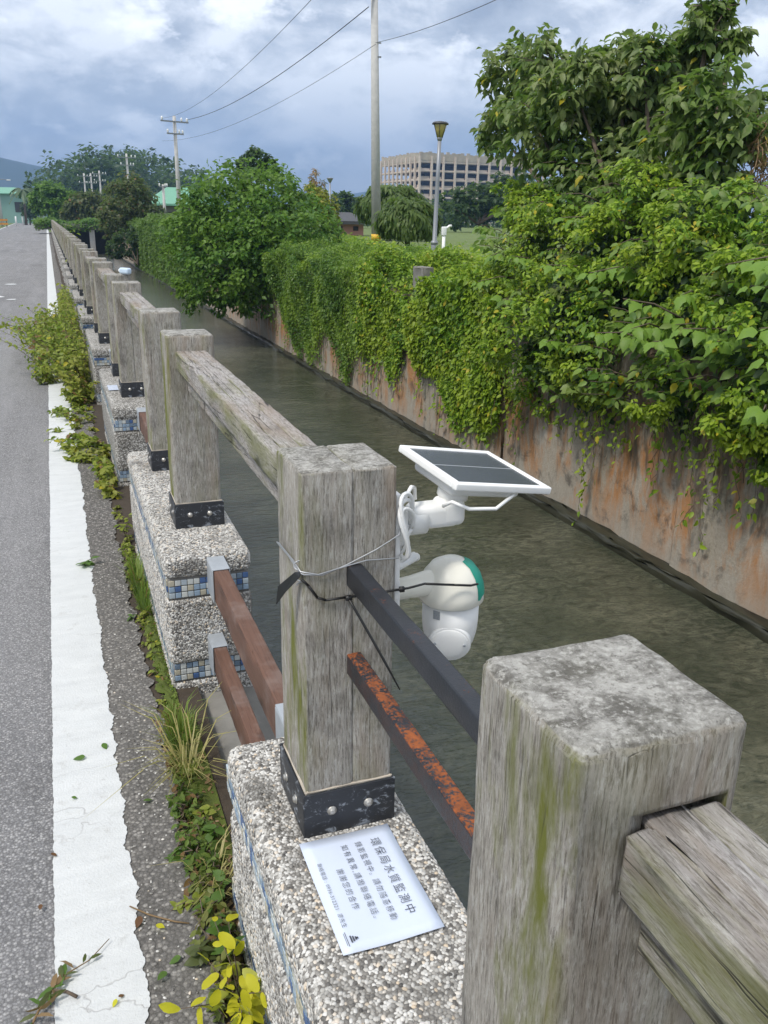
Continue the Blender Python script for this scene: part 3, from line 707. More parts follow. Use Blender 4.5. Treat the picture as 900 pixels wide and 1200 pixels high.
def plinth(k, label, group='pebble faced plinths under the fence'):
    global body_far
    y0, y1 = (-1.2737 if k else -1.30)+PER*k, (.40 if k == 0 else .46)+PER*k
    root = empty('plinth', label, 'concrete plinth', (0, PER*k, 0), group); dy = PER*k
    if k in (0, 1) or body_far is None:
        mb = MB()
        for sg in SEG:
            c_, d = rboxdims(y0-dy, y1-dy, sg); mb.rbox(c_, d, .03, (3, 14, 3))
        for b_ in BANDS:
            c_, d = rboxdims(y0-dy, y1-dy, b_); mb.box(c_, (d[0]-.024, d[1]-.024, d[2]+.03))
        me = mb.mesh('body', MORTAR if k in (0, 1) else AGG, True)
        if k not in (0, 1): body_far = me
    else: me = body_far
    link('body', me, root)
    ntile = 0
    sites = []
    for b_ in BANDS:
        for row in range(3):
            z = b_[0]+.0145+row*.0265
            if z > b_[1]-.006: continue
            for i in range(13): sites.append(('e', PX0+.012+.0135+i*.0248, z, b_[0]))
            for i in range(66): sites.append(('s', y0-dy+.03+i*.0264, z, b_[0]))
    bulk = [MB() for _ in TILES]
    for kind_, a, z, bz in sites:
        ti = tile_id(); sing = (k == 1 and kind_ == 'e') or (k == 0 and kind_ == 's' and bz > .3 and ntile < 200) or (k == 2 and kind_ == 'e' and bz > .3)
        loc, rz = ((a, y0-dy+.012-.002, z), 0) if kind_ == 'e' else ((PX0+.012-.002, a, z), math.pi/2)
        if kind_ == 's' and k > 4: continue
        if sing and TILE_N[0] < 299:
            TILE_N[0] += 1; ntile += 1
            link('tile', tile_mesh(ti), root, loc, (RS.normal(0, .02), RS.normal(0, .02), rz+RS.normal(0, .02)))
        else: bulk[ti].box(loc, (.0225, .008, .0225), rz)
    if k < 12:
        for ti, mb in enumerate(bulk):
            if mb.v: mb.build('mosaic', TILES[ti], root, kind='stuff')
    if k in (0, 1):
        P, N = [], []
        for si, sg in enumerate(SEG):
            c_, d = rboxdims(y0-dy, y1-dy, sg)
            fc = [(0, -1)]
            if si == 2: fc.append((2, 1))
            if k == 1: fc.append((1, -1))
            if si == 2: fc.append((0, 1))
            p, n = surf_points(c_, d, fc, .0078, .03); P.append(p); N.append(n)
        P, N = np.concatenate(P), np.concatenate(N); ok = P[:, 2] > -.06
        link('pebble_facing', pebble_mesh(P[ok], N[ok], .0050), root)['kind'] = 'stuff'
    return root
TILE_N = [0]
names = ['pebbledash plinth in the foreground with the white notice lying on top',
         'second pebbledash plinth, mosaic bands on its near end, just past the camera post',
         'third pebbledash plinth along the fence, small pale sheet beside its post',
         'fourth pebbledash plinth along the fence, half behind the roadside weeds',
         'fifth pebbledash plinth along the fence, hidden to its top by the roadside weeds']
for k in range(0, 33):
    if k < 5: plinth(k, names[k])
    else: plinth(k, 'small distant pebbledash plinth far along the fence beyond the tall weeds', 'distant plinths beyond the weeds')

# ================================================================== NOTICE
notice = empty('notice_sheet', 'laminated white notice with Chinese text lying on the nearest plinth', 'notice', (.0755, -.183, ZT+.006), rz=-.004)
mb = MB(); nx, ny = 9, 13; V = []
for j in range(ny):
    for i in range(nx):
        u, v = i/(nx-1)-.5, j/(ny-1)-.5; V.append((u*.202, v*.31, .0012*math.sin(6*u+2)*math.sin(5*v)+.002*abs(u*v)*4))
Fp = [(j*nx+i, j*nx+i+1, (j+1)*nx+i+1, (j+1)*nx+i) for j in range(ny-1) for i in range(nx-1)]
mb.raw(V, Fp); sh = mb.build('sheet', PAPER, notice, True); sm = sh.modifiers.new('s', 'SOLIDIFY'); sm.thickness = .0007; sm.offset = 1
def text(s, size, u, v, w_=None, parent=notice, z=.0042, name='lettering'):
    """u along the sheet's long side from the bracket end, v down from the river-side edge (metres)"""
    cu = bpy.data.curves.new(name, 'FONT'); cu.body = s; cu.size = size; cu.align_x = 'LEFT'; cu.align_y = 'CENTER'; cu.resolution_u = 2; cu.offset = -size*.007
    cu.materials.append(INK)
    o = bpy.data.objects.new(name, cu); COL.objects.link(o); o.parent = parent
    o.location = (.101-v, .155-u, z); o.rotation_euler = (0, 0, -math.pi/2)
    if w_:
        bpy.context.view_layer.update(); W0 = o.dimensions.x
        if W0 > 1e-4: k = w_/W0; cu.space_character = max(1., 1+(k-1)*1.04); o.scale = (min(k, 1), 1, 1)
    bpy.context.view_layer.update(); me = bpy.data.meshes.new_from_object(o.evaluated_get(bpy.context.evaluated_depsgraph_get()))
    ls, rt, sc_ = tuple(o.location), tuple(o.rotation_euler), tuple(o.scale); bpy.data.objects.remove(o)
    o = link(name, me, parent, ls, rt); o.scale = sc_; return o
text('環保局水質監測中', .0245, .036, .047, .252)
text('錄影監視中。請勿隨意移動', .0168, .036, .084, .252)
text('如有異常,請撥聯絡電話。', .0168, .036, .115, .238)
text('謝謝您的合作', .0168, .100, .145, .13)
text('聯絡電話 : 0936-312321  廖先生', .0112, .072, .180, .182)
lg = MB()                                   # small emblem over a rule
for i, (w_, o_) in enumerate(((.016, 0), (.012, .0045), (.007, .009))): lg.box((-.076+o_, -.125, .0042), (.0028, w_, .0004))
lg.box((-.0835, -.123, .0042), (.001, .034, .0004)); lg.box((-.0865, -.123, .0042), (.0006, .03, .0004)); lg.box((-.0645, -.125, .0042), (.004, .004, .0004))
lg.build('emblem', INK, notice)
o = empty('small_sheet', 'small pale blue sheet lying on the third plinth along the fence', 'notice', (-.045, 5.43, ZT+.006))
MB().rbox((0, 0, .001), (.075, .21, .002), .0008, (2, 4, 1), .0002).build('sheet', PAPER, o)

# ================================================================== SOLAR CAMERA
dev = empty('surveillance_camera', 'white solar powered dome camera strapped to the river side of a fence post', 'camera', (.2, .09, 1.1))
DX = lambda x, y, z: (x-.2, y-.09, z-1.1)
MB().rbox(DX(.2045, .055, 1.225), (.012, .085, .23), .003, (1, 2, 4)).build('mounting_plate', WHITE, dev, True)
an = (math.radians(5.3), math.radians(9.6), math.radians(7.4))
pan = link('solar_panel', None, dev, DX(.411, .10, 1.351), an)
mb = MB(); s_ = .244
for c_, d in (((0, s_/2-.008, 0), (s_, .016, .016)), ((0, -s_/2+.008, 0), (s_, .016, .016)), ((s_/2-.008, 0, 0), (.016, s_-.03, .0158)), ((-s_/2+.008, 0, 0), (.016, s_-.03, .0158)), ((0, 0, -.004), (s_-.02, s_-.02, .008))):
    mb.rbox(c_, d, .0035, (2, 2, 1))
mb.build('panel_frame', WHITE, pan, True)
for sg in (-1, 1): MB().box((0, sg*.0535, .0025), (.214, .1035, .006)).build('solar_cell', CELL, pan)
MB().box((0, 0, .0025), (.212, .0025, .0065)).build('bus_bar', simple('bus_bar', (.4, .42, .42), .4), pan)
MB().rbox((-.005, .01, -.024), (.178, .165, .03), .012, (2, 2, 1)).build('battery_box', WHITE, pan, True)
mb = MB(); mb.lathe([(.034, -.038), (.034, -.060), (.029, -.064), (.026, -.085), (.024, -.085)], (-.045, -.01, 0), 20); mb.build('swivel', WHITE, pan, True)
mb = MB(); mb.rbox(DX(.305, .075, 1.268), (.11, .055, .052), .014, (2, 2, 2)); mb.rbox(DX(.345, .078, 1.272), (.06, .062, .058), .016, (2, 2, 2)); mb.lathe([(.02, 0), (.03, .002), (.03, .05), (.02, .052)], DX(.235, .07, 1.26), 18, np.array([[0, 0, 1], [0, 1, 0], [-1, 0, 0]])); mb.rbox(DX(.218, .06, 1.262), (.03, .07, .085), .008, (1, 2, 2))
mb.build('panel_arm', WHITE, dev, True)
# dome housing on its own arm
cx, cyy, = .371, .10
hd = MB()
hd.lathe([(.069, 1.052), (.0735, 1.056), (.0735, 1.078), (.071, 1.094), (.063, 1.116), (.047, 1.137), (.026, 1.148), (.004, 1.151)], DX(cx, cyy, 0)[:2]+(-1.1,), 40)
hd.build('dome_housing', CREAM, dev, True)
tp = MB(); n_ = 14                               # teal repair patch on the far shoulder of the dome
prof = [(.0742, 1.066), (.0742, 1.078), (.0717, 1.094), (.0637, 1.1165), (.0477, 1.1377), (.0267, 1.1487)]
vs = []; 
for i, (r_, z) in enumerate(prof):
    for j in range(n_):
        a = R(-62)+R(95)*j/(n_-1)
        if i == 0: z2 = z+.008*RS.uniform(0, 1)
        else: z2 = z
        vs.append(DX(cx+r_*math.cos(a), cyy+r_*math.sin(a), z2))
tp.raw(vs, [(i*n_+j, i*n_+j+1, (i+1)*n_+j+1, (i+1)*n_+j) for i in range(len(prof)-1) for j in range(n_-1)]); tp.build('teal_patch', TEAL, dev, True)
ar = MB(); ar.tube([DX(.207, .085, 1.098), DX(.27, .09, 1.099), DX(.31, .095, 1.100), DX(.36, .1, 1.095)], [.023, .025, .029, .033], 20); ar.build('dome_arm', CREAM, dev, True)
br = MB(); br.rbox(DX(.212, .07, 1.10), (.02, .075, .09), .008, (1, 2, 2)); br.build('arm_base', WHITE, dev, True)
an_ = MB(); an_.tube([DX(.21, .115, 1.125), DX(.30, .145, 1.146)], .011, 12); an_.lathe([(.011, 0), (.008, .008), (.002, .011)], DX(.30, .145, 1.143), 12, np.array([[.3, 0, .95], [0, 1, 0], [-.95, 0, .3]])); an_.build('antenna', WHITE, dev, True)
yk = MB(); yk.lathe([(.064, 1.053), (.0635, 1.0), (.0615, .978), (.055, .952), (.043, .932), (.026, .920), (.006, .916)], DX(cx, cyy, 0)[:2]+(-1.1,), 40); yk.build('camera_ball', WHITE, dev, True)
zc_ = np.array([-.40, -.88, -.22]); zc_ /= np.linalg.norm(zc_); xa = np.cross([0, 0, 1.], zc_); xa /= np.linalg.norm(xa); Mf = np.stack((xa, np.cross(zc_, xa), zc_), 1)
fcx = MB(); FC = np.array(DX(cx, cyy, .975)); fcx.lathe([(.048, .030), (.048, .052), (.0465, .0545), (.044, .055)], tuple(FC), 36, Mf); fcx.build('face_ring', WHITE, dev, True)
fcx = MB(); fcx.lathe([(.0435, .04), (.0435, .0545), (.040, .0575), (.028, .0605), (.012, .0620), (.002, .0622)], tuple(FC), 36, Mf); fcx.build('lens_cover', WHITE, dev, True)
sm_ = MB(); sm_.lathe([(.0655, 1.0515), (.0655, 1.0535), (.064, 1.0538)], DX(cx, cyy, 0)[:2]+(-1.1,), 40); sm_.build('seam_ring', GREY_M, dev, True)
for a in (.1, 3.0):
    p = FC+Mf@np.array([.033*math.cos(a), .033*math.sin(a), .0590]); MB().lathe([(.0035, 0), (.0035, .0016), (.002, .002)], tuple(p), 10, Mf).build('screw', GALV, dev, True)
lb = MB(); lb.box(DX(cx-.0515, cyy-.0385, 1.035), (.016, .0015, .02), R(-50)); lb.build('label_sticker', simple('sticker_print', (.28, .3, .32), .5, 0, .5, 400), dev)
cb = MB()
for dz, rr2, ph in ((0, .030, 0), (.004, .036, .4), (-.004, .026, .9)):
    pts = [DX(.222+.012*math.sin(2*a+ph)+.01*math.cos(a), .02+.02*math.cos(a+ph), 1.262+dz+rr2*2.1*math.sin(a)) for a in np.linspace(0, 6.28, 26)]
    cb.tube(pts, .0042, 8)
cb.tube([DX(.222, .03, 1.322), DX(.25, .06, 1.338), DX(.27, .09, 1.326), DX(.272, .09, 1.30)], .0042, 8)
cb.tube([DX(.31, .03, 1.300), DX(.315, .0, 1.318), DX(.345, -.02, 1.306), DX(.40, -.03, 1.304), DX(.45, -.01, 1.322)], .004, 8)
cb.build('cable', WHITE, dev, True)
# ---- what ties it on
def ring_pts(z, e=.004, sag=0.):
    w_ = PW; P = []
    for (x, y) in ((-e, w_+e), (-e, -e), (w_*.5, -e), (w_+e, -e), (w_+e, w_+e)): P.append((x, y, z(x, y) if callable(z) else z))
    return P
wr = MB()
wr.tube([(-.004, .19, 1.200), (-.004, .09, 1.206), (-.004, .0, 1.204), (.002, -.004, 1.202), (.04, -.004, 1.196), (.09, -.005, 1.212), (.15, -.005, 1.236), (.199, -.005, 1.262), (.213, .02, 1.272), (.213, .19, 1.272)], .0016, 6)
wr.tube([(-.005, .17, 1.206), (-.005, .05, 1.212), (-.004, -.002, 1.208), (.03, -.006, 1.199), (.08, -.006, 1.208), (.13, -.005, 1.216), (.199, -.005, 1.212), (.212, .02, 1.21), (.212, .17, 1.21)], .0016, 6)
wr.tube([(-.006+.006*math.cos(a*3), .02+.008*math.sin(a*3)-.004*a, 1.222-.009*a) for a in np.linspace(0, 5, 40)], .0014, 6)
tag(wr.build('tie_wire', WIRE, None, True), 'thin steel wire twisted round the post above the black bar', 'wire')
zt = MB()
pts = [(-.002, -.006, 1.192), (.010, -.006, 1.178), (.028, -.006, 1.150), (.045, -.006, 1.142), (.092, -.006, 1.142), (.107, -.009, 1.143), (.124, -.006, 1.142), (.16, -.006, 1.142), (.20, -.007, 1.143), (.222, -.004, 1.142), (.27, .02, 1.135), (.34, .0235, 1.121), (.38, .0235, 1.114), (.40, .03, 1.112)]
for a, b_ in zip(pts[:-1], pts[1:]): zt.tube([a, b_], .0028, 6)
zt.box((.207, -.007, 1.143), (.010, .008, .010)); zt.box((.092, -.008, 1.141), (.012, .008, .009))
tag(zt.build('cable_tie', BLACK, None, True), 'black cable tie running round the post and the camera dome', 'cable tie')
zt = MB(); pts = [(.094, -.010, 1.138), (.098, -.06, 1.115), (.104, -.16, 1.085), (.108, -.26, 1.052), (.110, -.33, 1.025)]
pts = [(.092, -.008, 1.14), (.104, -.02, 1.115), (.125, -.045, 1.07), (.148, -.07, 1.02), (.172, -.095, .965)]
zt.tube(pts, [.0028, .003, .003, .003, .0014], 6); tag(zt.build('tie_tail', BLACK, None, True), 'loose end of a black cable tie hanging diagonally below the upper bar', 'cable tie')
kn = MB(); kn.raw([(-.004, .0, 1.207), (-.012, .012, 1.203), (-.040, .04, 1.165), (-.046, .035, 1.128), (-.03, .02, 1.16), (-.008, -.005, 1.198)], [(0, 1, 5), (1, 2, 4, 5), (2, 3, 4)])
o = kn.build('tape_end', BLACK, None); sm = o.modifiers.new('s', 'SOLIDIFY'); sm.thickness = .002; tag(o, 'flapping end of black tape on the left corner of the camera post', 'tape')
o = empty('plastic_bottle', 'pale blue plastic container lying on a fence post top above the river', 'bottle', (.16, 5.98, 1.408), rz=.5)
mb = MB(); mb.rbox((0, 0, .027), (.05, .12, .05), .016, (2, 3, 2)); mb.build('container', simple('pale_blue_plastic', (.55, .66, .78), .3), o, True)
MB().lathe([(.014, 0), (.014, .022), (.012, .024)], (0, .058, .027), 14, np.array([[1, 0, 0], [0, 0, 1], [0, -1, 0]])).build('bottle_cap', WHITE, o, True)

# ================================================================== VEGETATION ON THE FAR BANK
def X_(l, X, **k): return [blob(a, b, r, X=X, **k) for a, b, r in l]
def D_(l): return [blob(a, b, r, D=d) for a, b, r, d in l]
# tall broadleaf tree at the right
bl_up = [blob(q[0], q[1], q[2]*.84, X=q[3]+RS.uniform(-.7, .6), dep=.9) for q in (
    (606, 100, 40, 7.4), (584, 158, 28, 7.2), (640, 78, 32, 7.6), (628, 150, 48, 7.4), (676, 112, 46, 7.6), (720, 95, 40, 7.8), (755, 80, 34, 8),
    (800, 62, 26, 8), (828, 40, 24, 8), (834, 12, 17, 8), (862, 48, 14, 8), (818, 90, 36, 8), (700, 160, 60, 7.6), (765, 140, 58, 7.8), (830, 140, 50, 7.9),
    (668, 200, 42, 7.2), (720, 225, 62, 7.3), (790, 210, 62, 7.6), (850, 200, 52, 7.6), (880, 150, 34, 8.2))]
tree('broadleaf_tree', 'tall broadleaf tree at the right with drooping leaves against the sky', 'tree', bl_up, 11500, .155, L_TREE, T_BROAD, base=onx(770, 420, 7.6), r0=.09, droop=1.0, clump=.42, per=20, shell=.25, parts=120, jit=.8, twigs=70, sprays=330)
# climbers smothering the bank below it
bl_v = [blob(q[0]+RS.uniform(-8, 8), q[1]+RS.uniform(-6, 6), q[2]*.70, X=q[3]+RS.uniform(-.45, .5), dep=1.) for q in (
    (650, 285, 62, 6.5), (720, 300, 66, 6.4), (790, 290, 66, 6.4), (850, 270, 60, 6.5), (745, 235, 50, 6.7), (810, 225, 46, 6.8), (590, 240, 30, 6.9), (630, 245, 34, 6.8), (610, 330, 50, 6.3), (670, 360, 66, 6.1), (740, 370, 70, 6.0), (810, 360, 70, 6.0), (870, 340, 60, 6.0), (915, 300, 60, 6.2),
    (620, 400, 56, 6.0), (690, 430, 56, 5.9), (760, 440, 52, 5.9), (830, 430, 58, 5.9), (890, 420, 60, 5.9), (640, 455, 42, 5.9), (715, 480, 34, 5.9), (860, 480, 46, 5.85), (910, 470, 60, 5.8), (560, 350, 34, 6.2), (585, 440, 40, 5.95), (892, 505, 42, 5.9), (905, 540, 34, 5.9), (872, 490, 34, 5.9), (700, 455, 40, 5.95), (775, 470, 40, 5.95), (655, 420, 40, 6.0), (620, 440, 40, 6.0))]
o = empty('climbing_vine', 'bright yellow green climbers smothering the bank and wall under the tall tree', 'vine', onx(740, 430, 6.3))
b0 = np.array(o.location)
P, Dn = cloud(bl_v, 50000, .46, 70, .72); fr = leaf_frames(P-b0, Dn, .066, .75, .6, .7)
link('foliage', leaf_mesh('foliage', fr, T_OVAL, L_VINE), o)['kind'] = 'stuff'
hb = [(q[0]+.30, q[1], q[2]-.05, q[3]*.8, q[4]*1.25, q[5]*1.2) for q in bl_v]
P, Dn = cloud(hb, 14000, .5, 14, .2); link('shade_coloured_foliage', leaf_mesh('shade_coloured_foliage', leaf_frames(P-b0, Dn, .12, .8, .3, .8), T_SIMPLE, L_FOREST), o)['kind'] = 'stuff'  # dark leaf colour stands in for shade in the hollows
# hanging strands below the mass
mb = MB(); LP, LD = [], []
def strand(pt, L_, wob=.05):
    n = max(4, int(L_/.06)); p = np.array(pt, float); pts = []
    for i in range(n): pts.append(p.copy()); p = p+np.array([RS.normal(0, wob*.25)-.003, RS.normal(0, wob*.5), -L_/n])
    return pts
for i in range(130):
    px = RS.uniform(560, 915); py = np.interp(px, [560, 620, 700, 760, 830, 900], [455, 490, 495, 500, 515, 545])-RS.uniform(0, 40)
    pts = strand(onx(px, py, 5.93-RS.uniform(0, .12)), RS.gamma(1.3, .27)+.1); mb.tube([q-b0 for q in pts], .004, 4)
    for q in pts:
        for _ in range(RS.randint(0, 3)): LP.append(q+RS.normal(0, .03, 3)); LD.append((-1, 0, .1))
mb.build('runner', BARK, o, kind='stuff')
link('hanging_leaves', leaf_mesh('hanging_leaves', leaf_frames(np.array(LP)-b0, np.array(LD), .075, .9, .4, .7), T_OVAL, L_VINE), o)['kind'] = 'stuff'
# leafy mulberry sprays reaching over the water
def spray_plant(name, label, cat, sites, m, tmpl, size, base, group=None, per=12):
    root = empty(name, label, cat, base, group); base = np.array(base); A = [[], [], [], [], []]; mb = MB()
    for (px, py, X, L_) in sites:
        tip = onx(px, py, X); d = np.array([-.75, RS.uniform(-.7, .5), RS.uniform(-.05, .25)]); d /= np.linalg.norm(d); st = tip-d*L_
        side = np.cross(d, [0, 0, 1]); side /= np.linalg.norm(side)
        mid = (st+tip)/2+np.array([0, 0, .08*L_]); mb.tube([st-base, mid-base, tip-base], [.012, .008, .004], 5)
        for i in range(per):
            s = (i+1)/per; p = st*(1-s)**2+2*mid*s*(1-s)+tip*s*s; sg = 1 if i % 2 else -1
            T = d*(.55 if i < per-1 else 1)+side*sg*(.85 if i < per-1 else .1)+np.array([0, 0, -.55+RS.normal(0, .25)]); T /= np.linalg.norm(T)
            N = np.array([-.25, -.2, 1.])+RS.normal(0, .35, 3); N -= T*(N@T); N /= np.linalg.norm(N)
            A[0].append(p+T*.03-base); A[1].append(T); A[2].append(np.cross(N, T)); A[3].append(N); A[4].append(size*RS.uniform(.65, 1.2)*(1 if s < .8 else .75))
    fr = tuple(np.array(a) for a in A)
    mb.build('branch', BARK, root, True, kind='stuff'); leaf_parts(root, fr, tmpl, m)
    return root
sites = [(600, 300, 6.0, .8), (560, 330, 6.1, .7), (640, 310, 5.9, .8), (590, 350, 5.9, .8), (655, 255, 6.4, .7), (690, 240, 6.4, .7), (560, 265, 6.6, .7), (610, 250, 6.6, .7), (575, 300, 6.3, .6),
         (740, 385, 5.5, .7), (765, 400, 5.4, .7), (800, 385, 5.5, .7), (730, 350, 5.6, .7), (800, 345, 5.6, .7), (850, 310, 5.6, .8), (880, 335, 5.4, .8), (905, 310, 5.3, .8), (890, 385, 5.2, .7), (900, 420, 5.2, .6), (895, 480, 5.2, .5), (840, 400, 5.6, .6), (700, 390, 5.6, .6), (640, 400, 5.7, .6), (600, 385, 5.8, .6), (690, 320, 5.8, .7)]
sites = [(a, b_, X-.42, l_) for a, b_, X, l_ in sites]
mulb = spray_plant('mulberry_sapling', 'bright lobed leaf sprays of a mulberry reaching out over the canal', 'sapling', sites, L_PALM, T_LOBED, .185, onx(740, 460, 6.1))
b0 = np.array(mulb.location); mb = MB(); tips, dirs = [], []
for i in range(230):
    px = RS.uniform(560, 930); py = RS.uniform(215, 470) if px > 640 else RS.uniform(230, 400)
    X = 5.55+.9*(470-py)/255*RS.uniform(.75, 1.25)-RS.uniform(0, .25); tips.append(onx(px, py, X)); dirs.append(np.array([-.75, RS.uniform(-.8, .6), RS.uniform(-.1, .4)]))
link('foliage', leaf_mesh('foliage', spray_frames(tips, dirs, .55, 11, .135, b0, mb), T_NARROW if False else T_OVAL, L_PALM2), mulb)['kind'] = 'stuff'
mb.build('side_branch', BARK, mulb, True, kind='stuff')
# dry brown creeper at the right edge
o = empty('dead_creeper', 'pale dead creeper tangle at the right edge beside the tall tree', 'creeper', onx(893, 180, 7.6)); b0 = np.array(o.location); mb = MB()
for i in range(60):
    p = onx(RS.uniform(878, 905), RS.uniform(130, 215), 7.5); pts = [p-b0]
    for k in range(7): pts.append(pts[-1]+np.array([RS.normal(0, .05), RS.normal(0, .05), -RS.uniform(.0, .12)]))
    mb.tube(pts, .006, 4)
mb.build('tangle', L_DRY, o, kind='stuff')
# ivy curtains on the wall
def ivy(name, label, spans, n, size, m, top, seed_holes=True, tm=T_SIMPLE, group=None):
    """spans: (photo x, y of the lower fringe) along the wall; leaves hang on the face and roll over the top"""
    xs = np.array([s_[0] for s_ in spans]); fr_ = np.array([s_[1] for s_ in spans])
    Ys = np.array([onx(a, b_, 5.95)[1] for a, b_ in spans]); Zs = np.array([onx(a, b_, 5.95)[2] for a, b_ in spans]); od = np.argsort(Ys); Ys, Zs = Ys[od], Zs[od]
    root = empty(name, label, 'ivy', (6.0, Ys.mean(), .5), group); b0 = np.array(root.location)
    Y = RS.uniform(Ys[0], Ys[-1], n*2)
    zl = np.interp(Y, Ys, Zs)+.28*np.sin(Y*2.9)*np.sin(Y*1.3+1)+RS.normal(0, .1, n*2)
    tp = (top(Y) if callable(top) else np.full(n*2, top))+.09*np.sin(Y*1.7+.4)+.06*np.sin(Y*4.1)
    s = RS.uniform(0, 1, n*2)
    face = s < .72; q = s/.72
    thin = RS.uniform(0, 1, n*2) < (.35+1.3*q**.8)                     # thinner towards the fringe
    Z = np.where(face, zl+(tp-.1-zl)*q, tp+RS.normal(0, .05, n*2))
    lump = .12*np.sin(Y*2.1+Z*1.7)+.10*np.sin(Y*5.3-Z*3.1)
    X = np.where(face, 5.93-.10*q-(.16+lump)*RS.uniform(0, 1, n*2)*q**.4, 5.85+((s-.72)/.28)*2.6)
    Z = np.where(face, Z, tp+.06*np.sin(Y*3)+.1*np.sin(X*4+Y)-((s-.72)/.28)**2*.12+RS.normal(0, .06, n*2))
    P = np.stack((X, Y, Z), 1)[thin]; O = np.stack((np.where(face, -1., -.15), np.zeros(n*2), np.where(face, .25, 1.)), 1)[thin]
    link('foliage', leaf_mesh('foliage', leaf_frames(P-b0, O, size, .8, .12, .6), tm, m), root)['kind'] = 'stuff'
    mb = MB(); LP = []
    for i in range(int((Ys[-1]-Ys[0])*7)):
        y = RS.uniform(Ys[0], Ys[-1]); z = np.interp(y, Ys, Zs)+RS.uniform(-.1, .4); pts = strand((5.93, y, z), RS.gamma(1.5, .35)+.1, .03); mb.tube([p-b0 for p in pts], .004, 4)
        for p in pts:
            if RS.uniform() < .7: LP.append(p+RS.normal(0, .03, 3))
    mb.build('runner', BARK, root, kind='stuff')
    link('hanging_leaves', leaf_mesh('hanging_leaves', leaf_frames(np.array(LP)-b0, np.tile((-1., 0, .2), (len(LP), 1)), size, .9, .4, .5), tm, m), root)['kind'] = 'stuff'
    return root
ivy('ivy', 'dark green ivy curtain draped over the wall below the utility pole', ((322, 345), (345, 400), (372, 430), (385, 375), (405, 445), (425, 420), (440, 395)), 30000, .072, L_IVY, lambda Y: 1.02+.05*np.sin(Y*1.1))
ivy('ivy', 'lumpy light green ivy on the wall right of the concrete block', ((425, 415), (445, 420), (462, 430), (478, 400), (500, 430), (520, 480), (545, 500), (565, 500), (590, 480)), 26000, .085, L_VINE, lambda Y: np.interp(Y, [9, 12.5, 13.4, 14.4, 15.2], [1.05, 1.0, .62, .62, 1.05]), tm=T_OVAL)
ivy('ivy', 'pale feathery ivy curtain on the distant wall before the bridge', ((160, 310), (172, 315), (185, 325), (200, 330), (212, 335), (222, 340), (240, 360)), 24000, .16, leafmat('leaf_far_ivy', (.06, .12, .02), (.14, .22, .04), (.10, .17, .03)), lambda Y: 1.6+.25*np.sin(Y*.35))
# the big shrub leaning over the canal
bl_s = D_([(232, 268, 26, 30), (264, 244, 28, 31), (300, 226, 24, 31), (328, 240, 26, 31), (350, 256, 28, 31), (280, 238, 20, 30.5), (290, 265, 62, 29.5), (240, 290, 42, 29), (330, 290, 52, 28.5), (265, 315, 44, 28), (235, 335, 26, 28), (310, 320, 42, 28), (345, 310, 34, 28), (255, 350, 18, 28), (360, 270, 32, 31), (220, 282, 20, 30), (285, 345, 20, 28)])
tree('leafy_shrub', 'big dense green shrub leaning over the canal from the far wall', 'shrub', bl_s, 22000, .17, L_TREE2, T_SIMPLE, base=(6.6, 28.5, .4), r0=.12, droop=.6, clump=.36, per=26, shell=.6, jit=.8, twigs=40, tlen=.4)
tree('golden_shrub', 'yellowish rounded shrub peeping out behind the big dense shrub', 'shrub', D_([(372, 245, 18, 36), (380, 262, 14, 36), (362, 232, 12, 36)]), 3500, .15, leafmat('leaf_golden', (.16, .18, .02), (.3, .28, .04)), base=(11.4, 35, .9), r0=.05)
tree('flat_crowned_tree', 'dark flat topped tree rising behind the big dense shrub', 'tree', D_([(300, 194, 15, 60), (290, 200, 10, 60), (312, 198, 10, 60), (303, 188, 8, 60)]), 1800, .30, L_FOREST, base=(12.7, 57, .9), r0=.16)
tree('brown_conifer', 'thin brownish tree with sparse foliage left of the utility pole', 'tree', D_([(371, 208, 7, 55), (371, 220, 9, 55), (370, 233, 11, 55), (364, 222, 6, 55), (378, 226, 6, 55)]), 900, .24, L_DRY, T_LONG, base=at(371, 262, 55), r0=.09)
# willow-like round bushes and park trees
def weeping(name, label, px, py, r, D, n, size, m, rz=.85):
    c_ = at(px, py, D); R_ = r*D/F_PX
    root = empty(name, label, 'bush', (c_[0], c_[1], .9)); b0 = np.array(root.location)
    d = nrm(RS.normal(0, 1, (n, 3))); d[:, 2] = np.abs(d[:, 2])*1.2-.35; d = nrm(d); lump = 1+.10*np.sin(d[:, 0:1]*7+d[:, 2:3]*5)+.08*np.sin(d[:, 1:2]*11)
    P = c_+d*R_*np.array([1, 1, rz])*lump*RS.uniform(.72, 1.03, (n, 1)); P[:, 2] = np.maximum(P[:, 2], .93)
    N = nrm(d+RS.normal(0, .35, (n, 3))); T = d*.35+np.array([0, 0, -1.])+RS.normal(0, .25, (n, 3)); T = nrm(T-N*(T*N).sum(1, keepdims=True))
    link('crown', leaf_mesh('crown', (P-b0, T, np.cross(N, T), N, size*RS.uniform(.6, 1.4, n)), T_LONG, m), root)
    branchy('trunk', (0, 0, 0), [c_-b0+np.array(q)*R_*.5 for q in ((0, 0, .5), (.5, 0, .3), (-.5, .1, .3), (0, -.4, .2))], .06, root)
weeping('weeping_bush', 'round weeping green bush between the utility pole and the street lamp', 478, 264, 32, 32, 9000, .26, L_BUSH)
weeping('round_bush', 'larger pale round bush behind the weeping one, left of the street lamp', 458, 247, 36, 46, 8000, .34, L_BUSH, .75)
tree('park_tree', 'dark rounded park tree just below the concrete building, right of the lamp', 'tree', D_([(532, 245, 18, 90), (548, 236, 16, 92), (566, 238, 18, 94), (590, 232, 20, 96), (620, 236, 24, 96)]), 4500, .5, L_FOREST, base=at(560, 262, 92), r0=.2)
